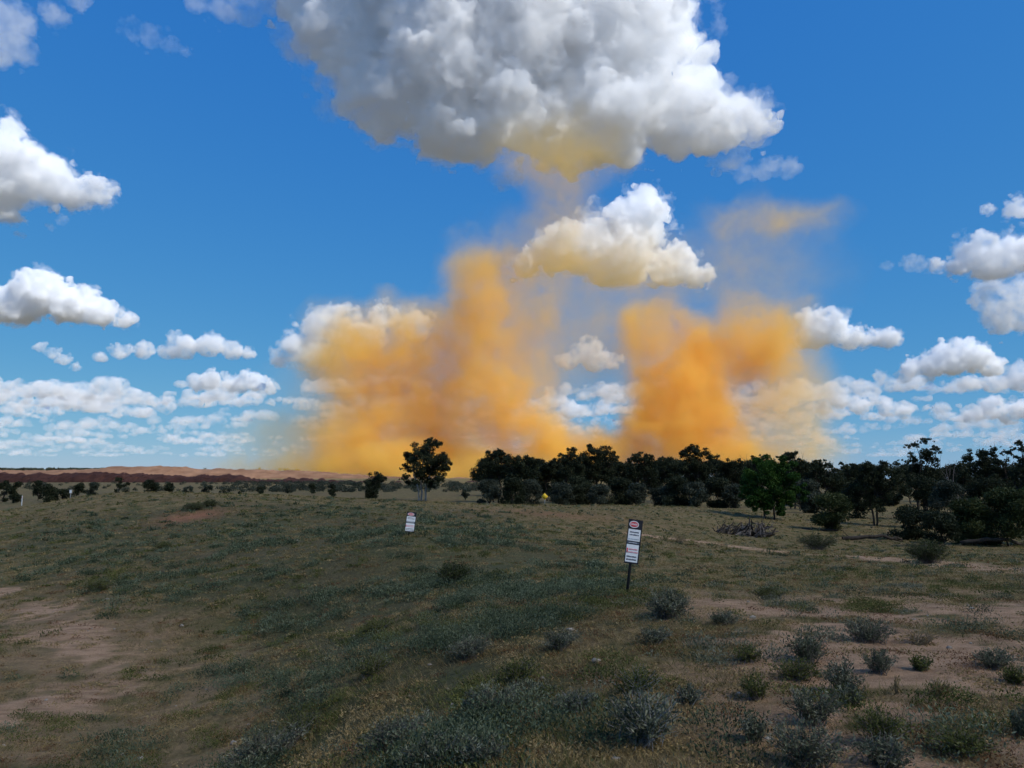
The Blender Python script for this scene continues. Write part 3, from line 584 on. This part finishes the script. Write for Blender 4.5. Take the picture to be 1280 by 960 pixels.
blades('green_grass', x, y, rg.uniform(.03, .09, N)*(1+y/50), rg.uniform(.05, .15, N), 10, .0045, L_HERB, rg, 'dull green grass and herbs between the shrubs', 'grass', lean=1.0)
x, y = vis_sample(14000, 3.4, 70, rg, .72); p = np.stack([x, y, x*0], 1); sl = greenness(x, y); n = fbm(p/2.6+60, 3)
k = (rg.uniform(0, 1, len(x)) < (.08+.85*sl)*smooth(-.12, .16, n))&keep(x, y, rg, -2, -1, 1, 0, .95); x, y = x[k], y[k]; N = len(x)
domes('low_scrub', x, y, rg.uniform(.07, .22, N), rg.uniform(.12, .34, N), 200, .022, L_TEAL, rg, 'low blue green scrub clumps covering the left slope', 'scrub', .7)
x, y = vis_sample(7500, 3.2, 80, rg, .7); k = keep(x, y, rg, -.05, .3, 2.0, 75, .92); x, y = x[k], y[k]; N = len(x)
domes('low_herbs', x, y, rg.uniform(.04, .12, N), rg.uniform(.09, .24, N), 220, .02, L_HERB, rg, 'dark green herb clumps scattered over the bank', 'ground cover', .5)
x, y = vis_sample(3600, 3.4, 60, rg, .75); k = keep(x, y, rg, -.1, .2, 1.3, 150, .8)&(greenness(x, y) < .5)&(x > -.25*y)&(y > 5.5); x, y = x[k], y[k]; N = len(x)
domes('grey_green_tufts', x, y, rg.uniform(.04, .13, N), rg.uniform(.08, .22, N), 240, .020, L_SALT, rg, 'small grey green tufts over the right side of the bank', 'ground cover', .8)
x, y = vis_sample(7000, 2.8, 40, rg, .8); k = keep(x, y, rg, -.1, .3, 1.0, 90, .55); x, y = x[k], y[k]; N = len(x)
domes('rusty_herbs', x, y, rg.uniform(.012, .05, N), rg.uniform(.05, .2, N), 130, .016, L_RUST, rg, 'rust brown dried herbs on the bare soil', 'ground cover', .3)
x, y = vis_sample(9000, 2.8, 40, rg, .8); k = keep(x, y, rg, -.25, .3, .9, 120, .55); x, y = x[k], y[k]; N = len(x)
domes('straw_litter', x, y, rg.uniform(.008, .035, N), rg.uniform(.08, .25, N), 90, .022, L_STRAW, rg, 'broken dry straw lying on the soil', 'ground cover', -.2)
# stones
STONE = simple('pale_stone', (.30, .26, .21), .85, .3, 15)
x, y = vis_sample(260, 3, 34, rg, .8); z = HT(x, y); iv, fi = ico(); V = []; Fs = []; n = 0
for a, b, c in zip(x, y, z):
    s = rg.uniform(.006, .018)*(1 if rg.random() < .9 else 2.0); V.append((iv*(1+.25*perlin(iv*1.7+rg.uniform(0, 50))[:, None]))*s*np.array([1.3, 1, .7])*rg.uniform(.7, 1.3, 3)+np.array([a, b, c+s*.2])); Fs.append(fi+n); n += len(iv)
tag(link('small_stones', mesh_np('small_stones', np.concatenate(V), np.concatenate(Fs)), STONE), 'small pale stones scattered on the soil', 'stones', kind='stuff')
for k, (px, py, s, lab) in enumerate([(718,764,.035,'pale stone in the middle of the bank left of the marker'),(713,790,.03,'flat white stone near the middle of the bank'),(745,829,.03,'white stone above the bare soil'),(1093,797,.028,'white scrap lying in front of the wide dark shrub'),(469,664,.06,'light stone high on the slope left of the far marker'),(176,947,.03,'white stone low on the left slope'),(227,785,.035,'pale stone on the left slope by the track')]):
    g = hit(px, py); v = iv*(1+.3*perlin(iv*1.5+k*7)[:, None])*s*np.array([1.3, .9, .7]); me = mesh_np('stone', v, fi); me.shade_smooth(); o = tag(link('stone', me, STONE, loc=g+Vector((0, 0, s*.4))), lab, 'stone', 'pale stones on the bank')

# ------------------------------------------------------------ markers and signs
def box(x0, x1, y0, y1, z0, z1, bev=0):
    b = bmesh.new(); bmesh.ops.create_cube(b, size=1)
    for v in b.verts: v.co = Vector(((x0+x1)/2+v.co.x*(x1-x0), (y0+y1)/2+v.co.y*(y1-y0), (z0+z1)/2+v.co.z*(z1-z0)))
    if bev: bmesh.ops.bevel(b, geom=b.edges[:], offset=bev, segments=2, affect='EDGES')
    me = bpy.data.meshes.new('b'); b.to_mesh(me); b.free(); return me
def boxes(lst):
    V, Q, n = [], [], 0
    for (x0, x1, y0, y1, z0, z1) in lst:
        V += [(x0,y0,z0),(x1,y0,z0),(x1,y1,z0),(x0,y1,z0),(x0,y0,z1),(x1,y0,z1),(x1,y1,z1),(x0,y1,z1)]
        Q += [[n,n+3,n+2,n+1],[n+4,n+5,n+6,n+7],[n,n+1,n+5,n+4],[n+1,n+2,n+6,n+5],[n+2,n+3,n+7,n+6],[n+3,n,n+4,n+7]]; n += 8
    return mesh_np('b', np.array(V), np.array(Q))
BLACK = simple('black_steel', (.018, .018, .02), .5); BOARD = simple('black_board', (.02, .02, .028), .55); WHITE = simple('white_label_plastic', (.78, .80, .82), .5, .04); RED = simple('red_label_ink', (.62, .07, .08), .5, .1)
INK = simple('dark_label_ink', (.03, .04, .08), .5); PINK = simple('faded_red_label_ink', (.66, .20, .24), .5, .1); YEL = simple('yellow_sign_paint', (.80, .52, .04), .5, .08); GREYM = simple('galvanised_steel', (.35, .36, .37), .5)
def text_mesh(s, size, w=None):
    c = bpy.data.curves.new('t', 'FONT'); c.body = s; c.size = size; c.align_x = 'CENTER'; c.align_y = 'CENTER'; c.extrude = .0006; c.offset = size*.02
    o = bpy.data.objects.new('t', c); sc.collection.objects.link(o); dg = bpy.context.evaluated_depsgraph_get(); me = bpy.data.meshes.new_from_object(o.evaluated_get(dg)); bpy.data.objects.remove(o)
    if w:
        xs = [v.co.x for v in me.vertices]; k = w/(max(xs)-min(xs))
        for v in me.vertices: v.co.x *= k
    for v in me.vertices: v.co = Vector((v.co.x, -v.co.z, v.co.y))
    return me
def marker(px, py, D, foot, W, H, label, lean, yaw):
    """post with a tall narrow board; foot = post length under the board"""
    g = P(px, py, D); root = empty('marker_post', g); tag(root, label, 'marker', 'marker boards on steel posts'); root.rotation_euler = (R(-2), lean, yaw)
    link('post', boxes([(-.018, .018, -.002, .002, -.25, foot+H), (-.002, .002, -.002, .03, -.25, foot+H)]), BLACK, root)
    b = link('board', box(-W/2, W/2+.012, -.014, -.004, foot, foot+H, .002), BOARD, root); z = foot; f = -.0150
    def part(name, me, mat, par, y=0): o = link(name, me, mat, par); o.location.y = y; return o
    def lines(z0, z1, rows, mat, par, x0, x1, y):      # rows of small lettering, too small to read in the photograph
        rg = np.random.default_rng(int(z0*1e4)); L = []; hh = (z1-z0)/rows
        for r_ in range(rows):
            zz = z0+hh*(r_+.22); xx = x0
            while xx < x1-.004:
                w_ = rg.uniform(.004, .010); L.append((xx, min(xx+w_, x1), y-.0008, y, zz, zz+hh*.56*rg.uniform(.8, 1))); xx += w_+rg.uniform(.0015, .004)
        return part('lettering', boxes(L), mat, par)
    a = H
    lw = part('white_label', box(-W/2+.008, W/2-.006, f-.002, f+.001, foot+.035*a, foot+.43*a, .0005), WHITE, root)
    lines(foot+.06*a, foot+.19*a, 2, INK, lw, -W/2+.02, W/2-.022, f-.0022)
    part('red_mark', boxes([(-W/2+.012, -W/2+.030, f-.0034, f-.0022, foot+.235*a, foot+.345*a)]), RED, lw)
    lines(foot+.225*a, foot+.355*a, 2, PINK, lw, -W/2+.038, W/2-.014, f-.0022)
    bl = part('band_label', box(-W/2+.008, W/2-.006, f-.002, f+.001, foot+.452*a, foot+.49*a), simple('slate_label', (.10, .13, .18)), root)
    lines(foot+.458*a, foot+.485*a, 1, WHITE, bl, -W/2+.03, W/2-.03, f-.0022)
    uw = part('white_label', box(-W/2+.010, W/2-.004, f-.002, f+.001, foot+.51*a, foot+.775*a, .0005), WHITE, root)
    lines(foot+.62*a, foot+.74*a, 2, INK, uw, -W/2+.03, W/2-.022, f-.0022); lines(foot+.53*a, foot+.575*a, 1, simple('blue_grey_ink', (.30, .38, .45)), uw, -W/2+.02, W/2-.02, f-.0022)
    bm = bmesh.new()   # white rimmed red oval on black
    def oval(rx, rz, mat, name, y):
        bm = bmesh.new(); bmesh.ops.create_cone(bm, cap_ends=True, segments=40, radius1=1, radius2=1, depth=.0012)
        for v in bm.verts: v.co = Vector((v.co.x*rx-.012, y+v.co.z, v.co.y*rz+foot+.885*a))
        me = bpy.data.meshes.new('o'); bm.to_mesh(me); bm.free(); return link(name, me, mat, root)
    oval(W*.36, .078*a, WHITE, 'oval_rim', f-.0005); ov = oval(W*.31, .060*a, RED, 'warning_oval', f-.0022)
    t = link('lettering', text_mesh('DANGER', .03, W*.5), WHITE, ov); t.location = (-.012, f-.0036, foot+.885*a)
    return root
g = hit(783, 748); Hs = 95/F*g.y
marker(783, 748, g.y, Hs*.44, .172, Hs*.565, 'black and white marker board on a thin black post leaning right, nearer of two', R(8.3), R(4))
marker(511, 668, 20.5, .07, .25, .53, 'smaller looking white and black marker board low in the grass, farther of two', R(7), R(18))
p = onground(680.5, 96); root = empty('road_sign', p); tag(root, 'small yellow diamond road sign in front of the dark tree line', 'road sign')
zc = EYE+(HZ-620)/F*96-p.z; q = .43
link('post', boxes([(-.03, .03, -.03, .03, -.3, zc+.3)]), GREYM, root)
def diamond(r, y0, y1): return mesh_np('d', np.array([(0,y0,zc-r),(r,y0,zc),(0,y0,zc+r),(-r,y0,zc),(0,y1,zc-r),(r,y1,zc),(0,y1,zc+r),(-r,y1,zc)]), np.array([[0,1,2,3],[7,6,5,4],[0,4,5,1],[1,5,6,2],[2,6,7,3],[3,7,4,0]]))
link('panel', diamond(q, -.05, -.035), YEL, root)
def gpost(px, py, hpx, label, wd=.10):
    g = hit(px, py); h = hpx/F*g.y; root = empty('guide_post', g); tag(root, label, 'post'); link('post', box(-wd/2, wd/2, -.02, .02, -.2, h, .008), WHITE, root); link('reflector', box(-wd*.3, wd*.3, -.028, -.0205, h*.78, h*.88), RED, root)
gpost(27, 632, 12, 'white roadside guide post at the far left', .11)
p = onground(94, 112); root = empty('marker_peg', p); tag(root, 'small white marker in the scrub on the left plain', 'marker')
zt = EYE+(HZ-613)/F*112-p.z; link('stake', boxes([(-.03, .03, -.03, .03, -.2, zt)]), GREYM, root); link('tag', box(-.17, .17, -.045, -.032, zt-.35, zt+.12, .004), WHITE, root)
# ------------------------------------------------------------ clouds
NEAR = torn_mat('cloud_vapour', .04, 75, .40, .62, base=.06, step=.5, det=4); VEIL = torn_mat('cloud_veil', .008, 120, .46, .66, base=0, step=1.0)
MIDC = torn_mat('cloud_vapour_middle', .03, 100, .40, .62, base=.05, step=.6, det=4); FARC = torn_mat('cloud_vapour_far', .014, 130, .40, .64, base=.05, step=.8, det=3)
THIN = torn_mat('cloud_vapour_thin', .006, 90, .40, .66, base=.04, step=.8, det=4); VTHIN = torn_mat('cloud_vapour_wisp', .0035, 80, .42, .68, base=0, step=.8, det=4)
def C(label, *a, **k):
    if a[3] in (NEAR, MIDC): k.setdefault('veil', VEIL); k.setdefault('kids', (12, 5)); k.setdefault('kr', (.22, .5)); k.setdefault('AA', (.36, .2, .28))
    return tag(cloud('cloud', *a, **k), label, 'cloud', 'cumulus clouds')
C('huge bright cumulus with a grey belly filling the top centre of the sky', [(470,-10,90),(560,75,80,-.3),(420,40,48,-.5),(440,85,40,-.3),(480,130,45,-.4),(660,50,110),(640,140,52,-.6),(560,165,42,-.5),(600,180,30,-.4),(760,50,98),(760,140,60,-.3),(850,150,46),(900,160,36),(800,50,60,.3),(600,-70,150),(935,155,24),(700,180,40,-.5),(780,185,30,-.3),(840,120,42),(865,60,14),(872,30,9),(868,100,16),(420,-20,70)], 3000, 218, NEAR, vox=8.5, seed=5, shred=5, kids=(15, 6), kr=(.20, .46), AA=(.42, .22, .34))
C('grey puff under the right end of the huge cumulus', [(955,212,16),(985,212,14),(930,216,12),(970,205,10)], 3300, 228, THIN, seed=21, flat=None)
C('small white puff at the upper left of the huge cumulus', [(372,55,26),(350,48,14),(392,62,12)], 2900, 80, THIN, seed=22, flat=None)
C('towering white cumulus behind the dust in the middle of the sky', [(795,285,34),(730,312,34),(690,318,26),(840,335,26),(770,330,40,-.5),(872,348,16),(805,258,22),(660,330,18)], 4800, 360, NEAR, seed=2, shred=3, kids=(13, 5), kr=(.22, .5), AA=(.36, .16, .26))
C('long flat based white cumulus low at the left edge', [(50,370,27),(90,382,25),(20,385,24),(125,393,17),(155,402,10),(-30,385,30),(60,352,14)], 6200, 409, NEAR, seed=3, flat=.05, shred=2)
C('white cumulus cut by the left edge halfway up', [(15,205,38),(50,228,30),(-25,220,60),(90,240,22),(122,243,16),(8,175,20),(5,275,18),(75,222,14)], 4200, 268, MIDC, seed=4, shred=5, flat=.4)
C('grey and white cloud in the top left corner', [(5,30,34),(25,60,20),(-20,50,40),(70,20,16),(95,-4,16)], 3000, 75, THIN, seed=6, flat=None, shred=4)
C('faint feathery wisp near the top left', [(165,38,14),(190,48,15),(215,58,11),(232,66,7)], 3000, 80, VTHIN, seed=7, flat=None, shred=6)
C('ragged thin cloud along the top edge left of the huge cumulus', [(245,4,14),(280,12,18),(310,20,16),(340,2,22),(300,-10,22)], 3000, 60, THIN, seed=8, flat=None, shred=7)
C('tall grey and white cumulus cut by the right edge', [(1225,318,22),(1255,325,26),(1198,332,13),(1275,262,13),(1235,262,6),(1285,318,26),(1170,334,9),(1240,335,20)], 5000, 348, MIDC, seed=5, shred=4)
C('soft grey cloud hanging below the tall cumulus at the right edge', [(1238,366,18),(1262,385,24),(1250,400,20),(1285,395,26),(1228,380,12),(1275,360,18)], 5300, 428, FARC, seed=45, shred=5)
C('little white puff left of the right edge cumulus', [(1140,330,12),(1108,333,7),(1150,334,8)], 5000, 345, THIN, seed=24, flat=None)
C('white cumulus right of the dust plume', [(1035,410,22),(1015,420,18),(1060,424,16),(1005,402,12)], 6800, 438, MIDC, seed=9, shred=2)
C('small elongated white puff right of the plume cumulus', [(1092,422,11),(1110,424,13),(1080,425,9)], 6800, 437, MIDC, seed=10)
C('layered white cumulus on the right below the small puff', [(1190,450,21),(1215,448,20),(1165,458,15),(1140,462,11),(1240,460,13),(1200,438,12)], 8600, 471, MIDC, seed=11, flat=.05, shred=2)
C('flat cloud shelf under the layered cumulus', [(1100,470,8),(1130,472,9),(1160,474,7),(1075,478,6)], 8600, 480, FARC, seed=12)
C('bright cumulus cut by the right edge low in the sky', [(1215,480,12),(1245,480,14),(1275,472,18),(1300,474,20)], 9000, 494, FARC, seed=13)
C('grey and white cumulus half veiled by the left edge of the dust', [(400,412,22),(372,436,20),(428,396,17),(350,450,11),(395,448,20),(480,396,16),(450,425,26),(520,408,20)], 6500, 466, FARC, seed=14, shred=5, veil=VEIL)
C('white cumulus bank low left, above a smaller one', [(230,434,17),(260,432,16),(290,438,14),(150,440,11),(180,438,12),(210,440,12),(310,442,8),(125,448,8)], 9000, 452, FARC, seed=15, flat=.08)
C('crisp white twin humped cumulus low at left', [(262,476,13),(285,480,12),(318,478,14),(338,486,9),(300,484,10)], 10500, 494, FARC, seed=16, flat=.08)
C('white cumulus seen between the two dust columns', [(735,440,18),(745,452,16),(710,452,12),(765,452,12)], 8600, 468, FARC, seed=17)
C('slanted streak cloud at far left', [(52,434,7),(66,442,8),(80,450,8),(94,459,6)], 9000, 470, FARC, seed=18, flat=None)
C('small bright cloud low behind the gap in the dust', [(706,505,9),(712,514,11),(725,515,8)], 16000, 530, FARC, seed=19)
C('bright white cumulus low on the right behind the trees', [(1240,512,14),(1262,518,14),(1215,520,10),(1285,512,15)], 12000, 535, FARC, seed=20)
C('pale cumulus low right beside the dust', [(1050,500,12),(1075,508,12),(1110,512,11),(1130,516,9),(1030,512,10)], 12000, 528, FARC, seed=23, flat=.2)
# the countless small ones toward the horizon
def cloud_field(name, n, seed, mat, d0, d1, label):
    rg = np.random.default_rng(seed); iv, fi = ico(); V = []; Fs = []; m = 0
    for k in range(n):
        D = d0*(d1/d0)**rg.uniform(0, 1); u = rg.uniform(-.95, .95); c = np.array([u*D, D, 1250.]); L = rg.uniform(90, 420)*(1+D/60000)
        for j in range(int(rg.integers(6, 14))):
            r = L*rg.uniform(.16, .42); o = rg.normal(size=3)*np.array([L*.8, L*.5, L*.12]); q = iv*np.array([1.3, 1.1, rg.uniform(.45, .9)])*r + c + o
            lo = q[:, 2] < c[2]-40; q[lo, 2] = c[2]-40+(q[lo, 2]-c[2]+40)*.15; V.append(q); Fs.append(fi+m); m += len(iv)
    V = np.concatenate(V); Fs = np.concatenate(Fs); me = remesh(V, Fs, d0*.0018); co = vco(me); no = vco(me, 'normal')
    co += no*(fbm(co/260+seed, 3)[:, None]*120 + fbm(co/80+3, 2, True)[:, None]*30)
    me.vertices.foreach_set('co', co.astype(np.float32).ravel()); me.update(); me.shade_smooth(); me.name = name; print(name, len(me.vertices))
    return tag(link(name, me, mat), label, 'clouds', kind='stuff')
cloud_field('small_clouds', 150, 31, torn_mat('vapour_a', .0075, 220, .40, .64, step=1., det=3), 10500, 17000, 'scattered small cumulus low over the plain')
cloud_field('distant_clouds', 230, 32, torn_mat('vapour_b', .0032, 380, .38, .66, step=1., det=3), 17000, 32000, 'far small clouds close above the horizon')
cloud_field('horizon_clouds', 260, 33, torn_mat('vapour_c', .0013, 600, .38, .66, step=1., det=2), 32000, 58000, 'rows of faint clouds sinking into the horizon')
# the cloud overhead whose shadow lies over the bank and the trees
def overhead():
    rg = np.random.default_rng(8); off = Vector((math.sin(SUN_AZ), math.cos(SUN_AZ), 0))*(1350/math.tan(SUN_EL)); iv, fi = ico(); V = []; Fs = []; m = 0
    for k in range(150):
        x = rg.uniform(-560, 560); y = rg.uniform(-620, 400); 
        if (abs(x)/620)**3+(abs(y+110)/560)**3 > 1: continue
        r = rg.uniform(90, 150)*(1 if y < 300 else .62); q = iv*np.array([r, r, r*1.15])+np.array([off.x+x, off.y+y, 1400.]); lo = q[:, 2] < 1350; q[lo, 2] = 1350+(q[lo, 2]-1350)*.15; V.append(q); Fs.append(fi+m); m += len(iv)
    me = remesh(np.concatenate(V), np.concatenate(Fs), 14); co = vco(me); no = vco(me, 'normal'); co += no*fbm(co/90, 3)[:, None]*30
    me.vertices.foreach_set('co', co.astype(np.float32).ravel()); me.update(); me.shade_smooth(); me.name = 'cloud'
    tag(link('cloud', me, vol_mat('cloud_vapour_overhead', .0032)), 'broad cumulus overhead that shades the ground, out of the picture', 'cloud', 'cumulus clouds')
overhead()
def fill_clouds():      # unseen clouds beside and behind the viewer, added to whiten the ambient light
    rg = np.random.default_rng(18); iv, fi = ico(); V = []; Fs = []; m = 0; off = Vector((math.sin(SUN_AZ), math.cos(SUN_AZ)))*(1350/math.tan(SUN_EL))
    for k in range(60):
        x = rg.uniform(-5200, 5200); y = rg.uniform(-5200, 3000)
        if y > 0 and abs(x) < y*.85+1500: continue
        s = Vector((x, y)); 
        if (s-off).length < 1150: continue
        if -700 < (x-off.x) < 1100 and -300 < (y-off.y) < 2300: continue
        L = rg.uniform(260, 520)
        for j in range(9):
            r = L*rg.uniform(.3, .6); q = iv*np.array([1.1, 1.1, .9])*r+np.array([x, y, 1400.])+rg.normal(size=3)*np.array([L*.6, L*.6, L*.15]); lo = q[:, 2] < 1350; q[lo, 2] = 1350+(q[lo, 2]-1350)*.12
            V.append(q); Fs.append(fi+m); m += len(iv)
    me = remesh(np.concatenate(V), np.concatenate(Fs), 32); co = vco(me); no = vco(me, 'normal'); co += no*fbm(co/200, 3)[:, None]*60
    me.vertices.foreach_set('co', co.astype(np.float32).ravel()); me.update(); me.shade_smooth(); me.name = 'unseen_fill_clouds'
    tag(link('unseen_fill_clouds', me, vol_mat('cloud_vapour_fill', .008)), 'unseen cumulus clouds added beside and behind the viewpoint for whiter ambient light', 'clouds', kind='stuff')
fill_clouds()
# ------------------------------------------------------------ blast dust
DUST = [ # px, py, rx, ry, strength, depth offset px
 (440,540,46,80,.9,0),(485,530,60,70,.9,20),(435,450,48,66,.95,-20),(480,440,56,60,.85,0),(535,445,56,64,.85,10),(550,520,64,80,1.0,20),(612,490,50,95,1.0,-20),(650,510,40,70,.8,-30),(592,400,48,64,.95,0),(600,345,44,48,.85,0),
 (605,322,52,30,.50,10),(655,322,60,34,.30,10),(655,400,50,60,.45,-10),(520,580,180,26,1.0,0),(676,545,30,38,2.2,-60),(690,450,34,60,.34,0),
 (735,572,78,32,2.6,0),(900,575,80,26,1.2,0),(560,585,160,24,.8,-40),(842,510,54,76,2.4,0),(805,430,34,54,1.1,-10),(805,520,34,60,1.5,-10),(862,440,34,55,1.6,0),(846,395,30,36,1.0,0),(812,400,34,30,.5,10),(890,520,48,75,1.6,20),
 (905,440,44,50,1.0,20),(945,420,52,56,.95,0),(985,408,42,40,.5,0),(965,455,36,54,.60,10),(990,500,60,110,.40,30),(925,540,40,50,.9,10),(1000,560,60,40,.3,0),(755,430,40,70,.16,10),
 (700,190,90,50,.25,0),(735,205,50,34,.16,0),(665,212,34,34,.24,0),(705,255,50,48,.38,10),(720,320,130,56,.20,10),
 (930,270,64,26,.38,0),(1000,276,60,26,.40,0),(960,300,80,30,.07,0),(880,340,120,54,.14,0),(970,345,90,50,.08,0),(730,400,140,100,.11,30),(380,560,90,50,.26,0),(330,588,90,16,.3,0),(420,500,90,100,.16,40)]
def dust_material(D, cen):
    m = bpy.data.materials.new('orange_dust_air'); m.use_nodes = True; t = m.node_tree; t.nodes.clear(); N = t.nodes.new; L = t.links.new
    tc = N('ShaderNodeTexCoord'); px = D/F
    def noise(sc_, det, src, off=(0, 0, 0), rough=.55):
        n = N('ShaderNodeTexNoise'); n.inputs['Scale'].default_value = sc_; n.inputs['Detail'].default_value = det; n.inputs['Roughness'].default_value = rough
        mp = N('ShaderNodeVectorMath'); mp.operation = 'ADD'; mp.inputs[1].default_value = off; L(src, mp.inputs[0]); L(mp.outputs[0], n.inputs['Vector']); return n
    def vm(op, a, b):
        n = N('ShaderNodeVectorMath'); n.operation = op
        for i, x in enumerate((a, b)):
            if isinstance(x, tuple): n.inputs[i].default_value = x
            elif x is not None: L(x, n.inputs[i])
        return n
    def ma(op, a, b=0., c=0., clamp=False):
        n = N('ShaderNodeMath'); n.operation = op; n.use_clamp = clamp
        for i, x in enumerate((a, b, c)):
            if isinstance(x, (int, float)): n.inputs[i].default_value = x
            else: L(x, n.inputs[i])
        return n.outputs[0]
    src = tc.outputs['Object']
    wn = noise(1/(70*px), 4, src, rough=.6); w1 = vm('SUBTRACT', wn.outputs['Color'], (.5, .5, .5))
    w2 = vm('MULTIPLY', w1.outputs[0], (95*px,)*3); wp = vm('ADD', src, w2.outputs[0]).outputs[0]
    tot = None
    for (x, y, rx, ry, s, dz) in DUST:
        c = P(x, y, D) - cen; c.y += dz*px
        d = vm('SUBTRACT', wp, tuple(c)); e = vm('MULTIPLY', d.outputs[0], (1/(rx*px), 1/(.5*(rx+ry)*px), 1/(ry*px)))
        q = vm('DOT_PRODUCT', e.outputs[0], e.outputs[0]).outputs['Value']
        f = ma('MULTIPLY_ADD', q, -.55, 1., clamp=True)      # 1 in the middle, 0 at 1.35 radii
        tot = ma('MULTIPLY_ADD', ma('MULTIPLY', f, f), s, tot if tot is not None else 0.)
    n2 = noise(1/(36*px), 6, wp, (31, 7, 3), .66)
    k = ma('MULTIPLY_ADD', n2.outputs[0], 4.4, -1.30, clamp=False); k = ma('MAXIMUM', k, .22)
    v = N('ShaderNodeVolumePrincipled')
    v.inputs['Color'].default_value = (.986, .70, .18, 1); v.inputs['Anisotropy'].default_value = 0.0
    L(ma('MULTIPLY', ma('MULTIPLY', tot, k), DUST_K), v.inputs['Density'])
    o = N('ShaderNodeOutputMaterial'); L(v.outputs[0], o.inputs['Volume'])
    m.cycles.volume_step_rate = .5
    return m
def dust_plume(D):
    iv, fi = ico(); V = []; Fs = []; n = 0; px = D/F
    for (x, y, rx, ry, s, dz) in DUST:
        c = np.array(P(x, y, D)); c[1] += dz*px
        V.append(iv*np.array([rx, .5*(rx+ry), ry])*px*1.55 + c); Fs.append(fi+n); n += len(iv)
    V = np.concatenate(V); V[:, 2] = np.maximum(V[:, 2], -9.3)
    m = remesh(V, np.concatenate(Fs), 16); co = vco(m); cen = Vector(co.mean(0)); cen.y = D
    m.vertices.foreach_set('co', (co-np.array(cen)).astype(np.float32).ravel()); m.update(); m.name = 'dust_cloud'
    m.materials.clear(); m.materials.append(dust_material(D, cen))
    ob = bpy.data.objects.new('dust_cloud', m); ob.location = cen; sc.collection.objects.link(ob); return ob
DUST_K = 0.0185
tag(dust_plume(1300), 'orange blast dust billowing in two columns above the plain', 'dust', kind='stuff')
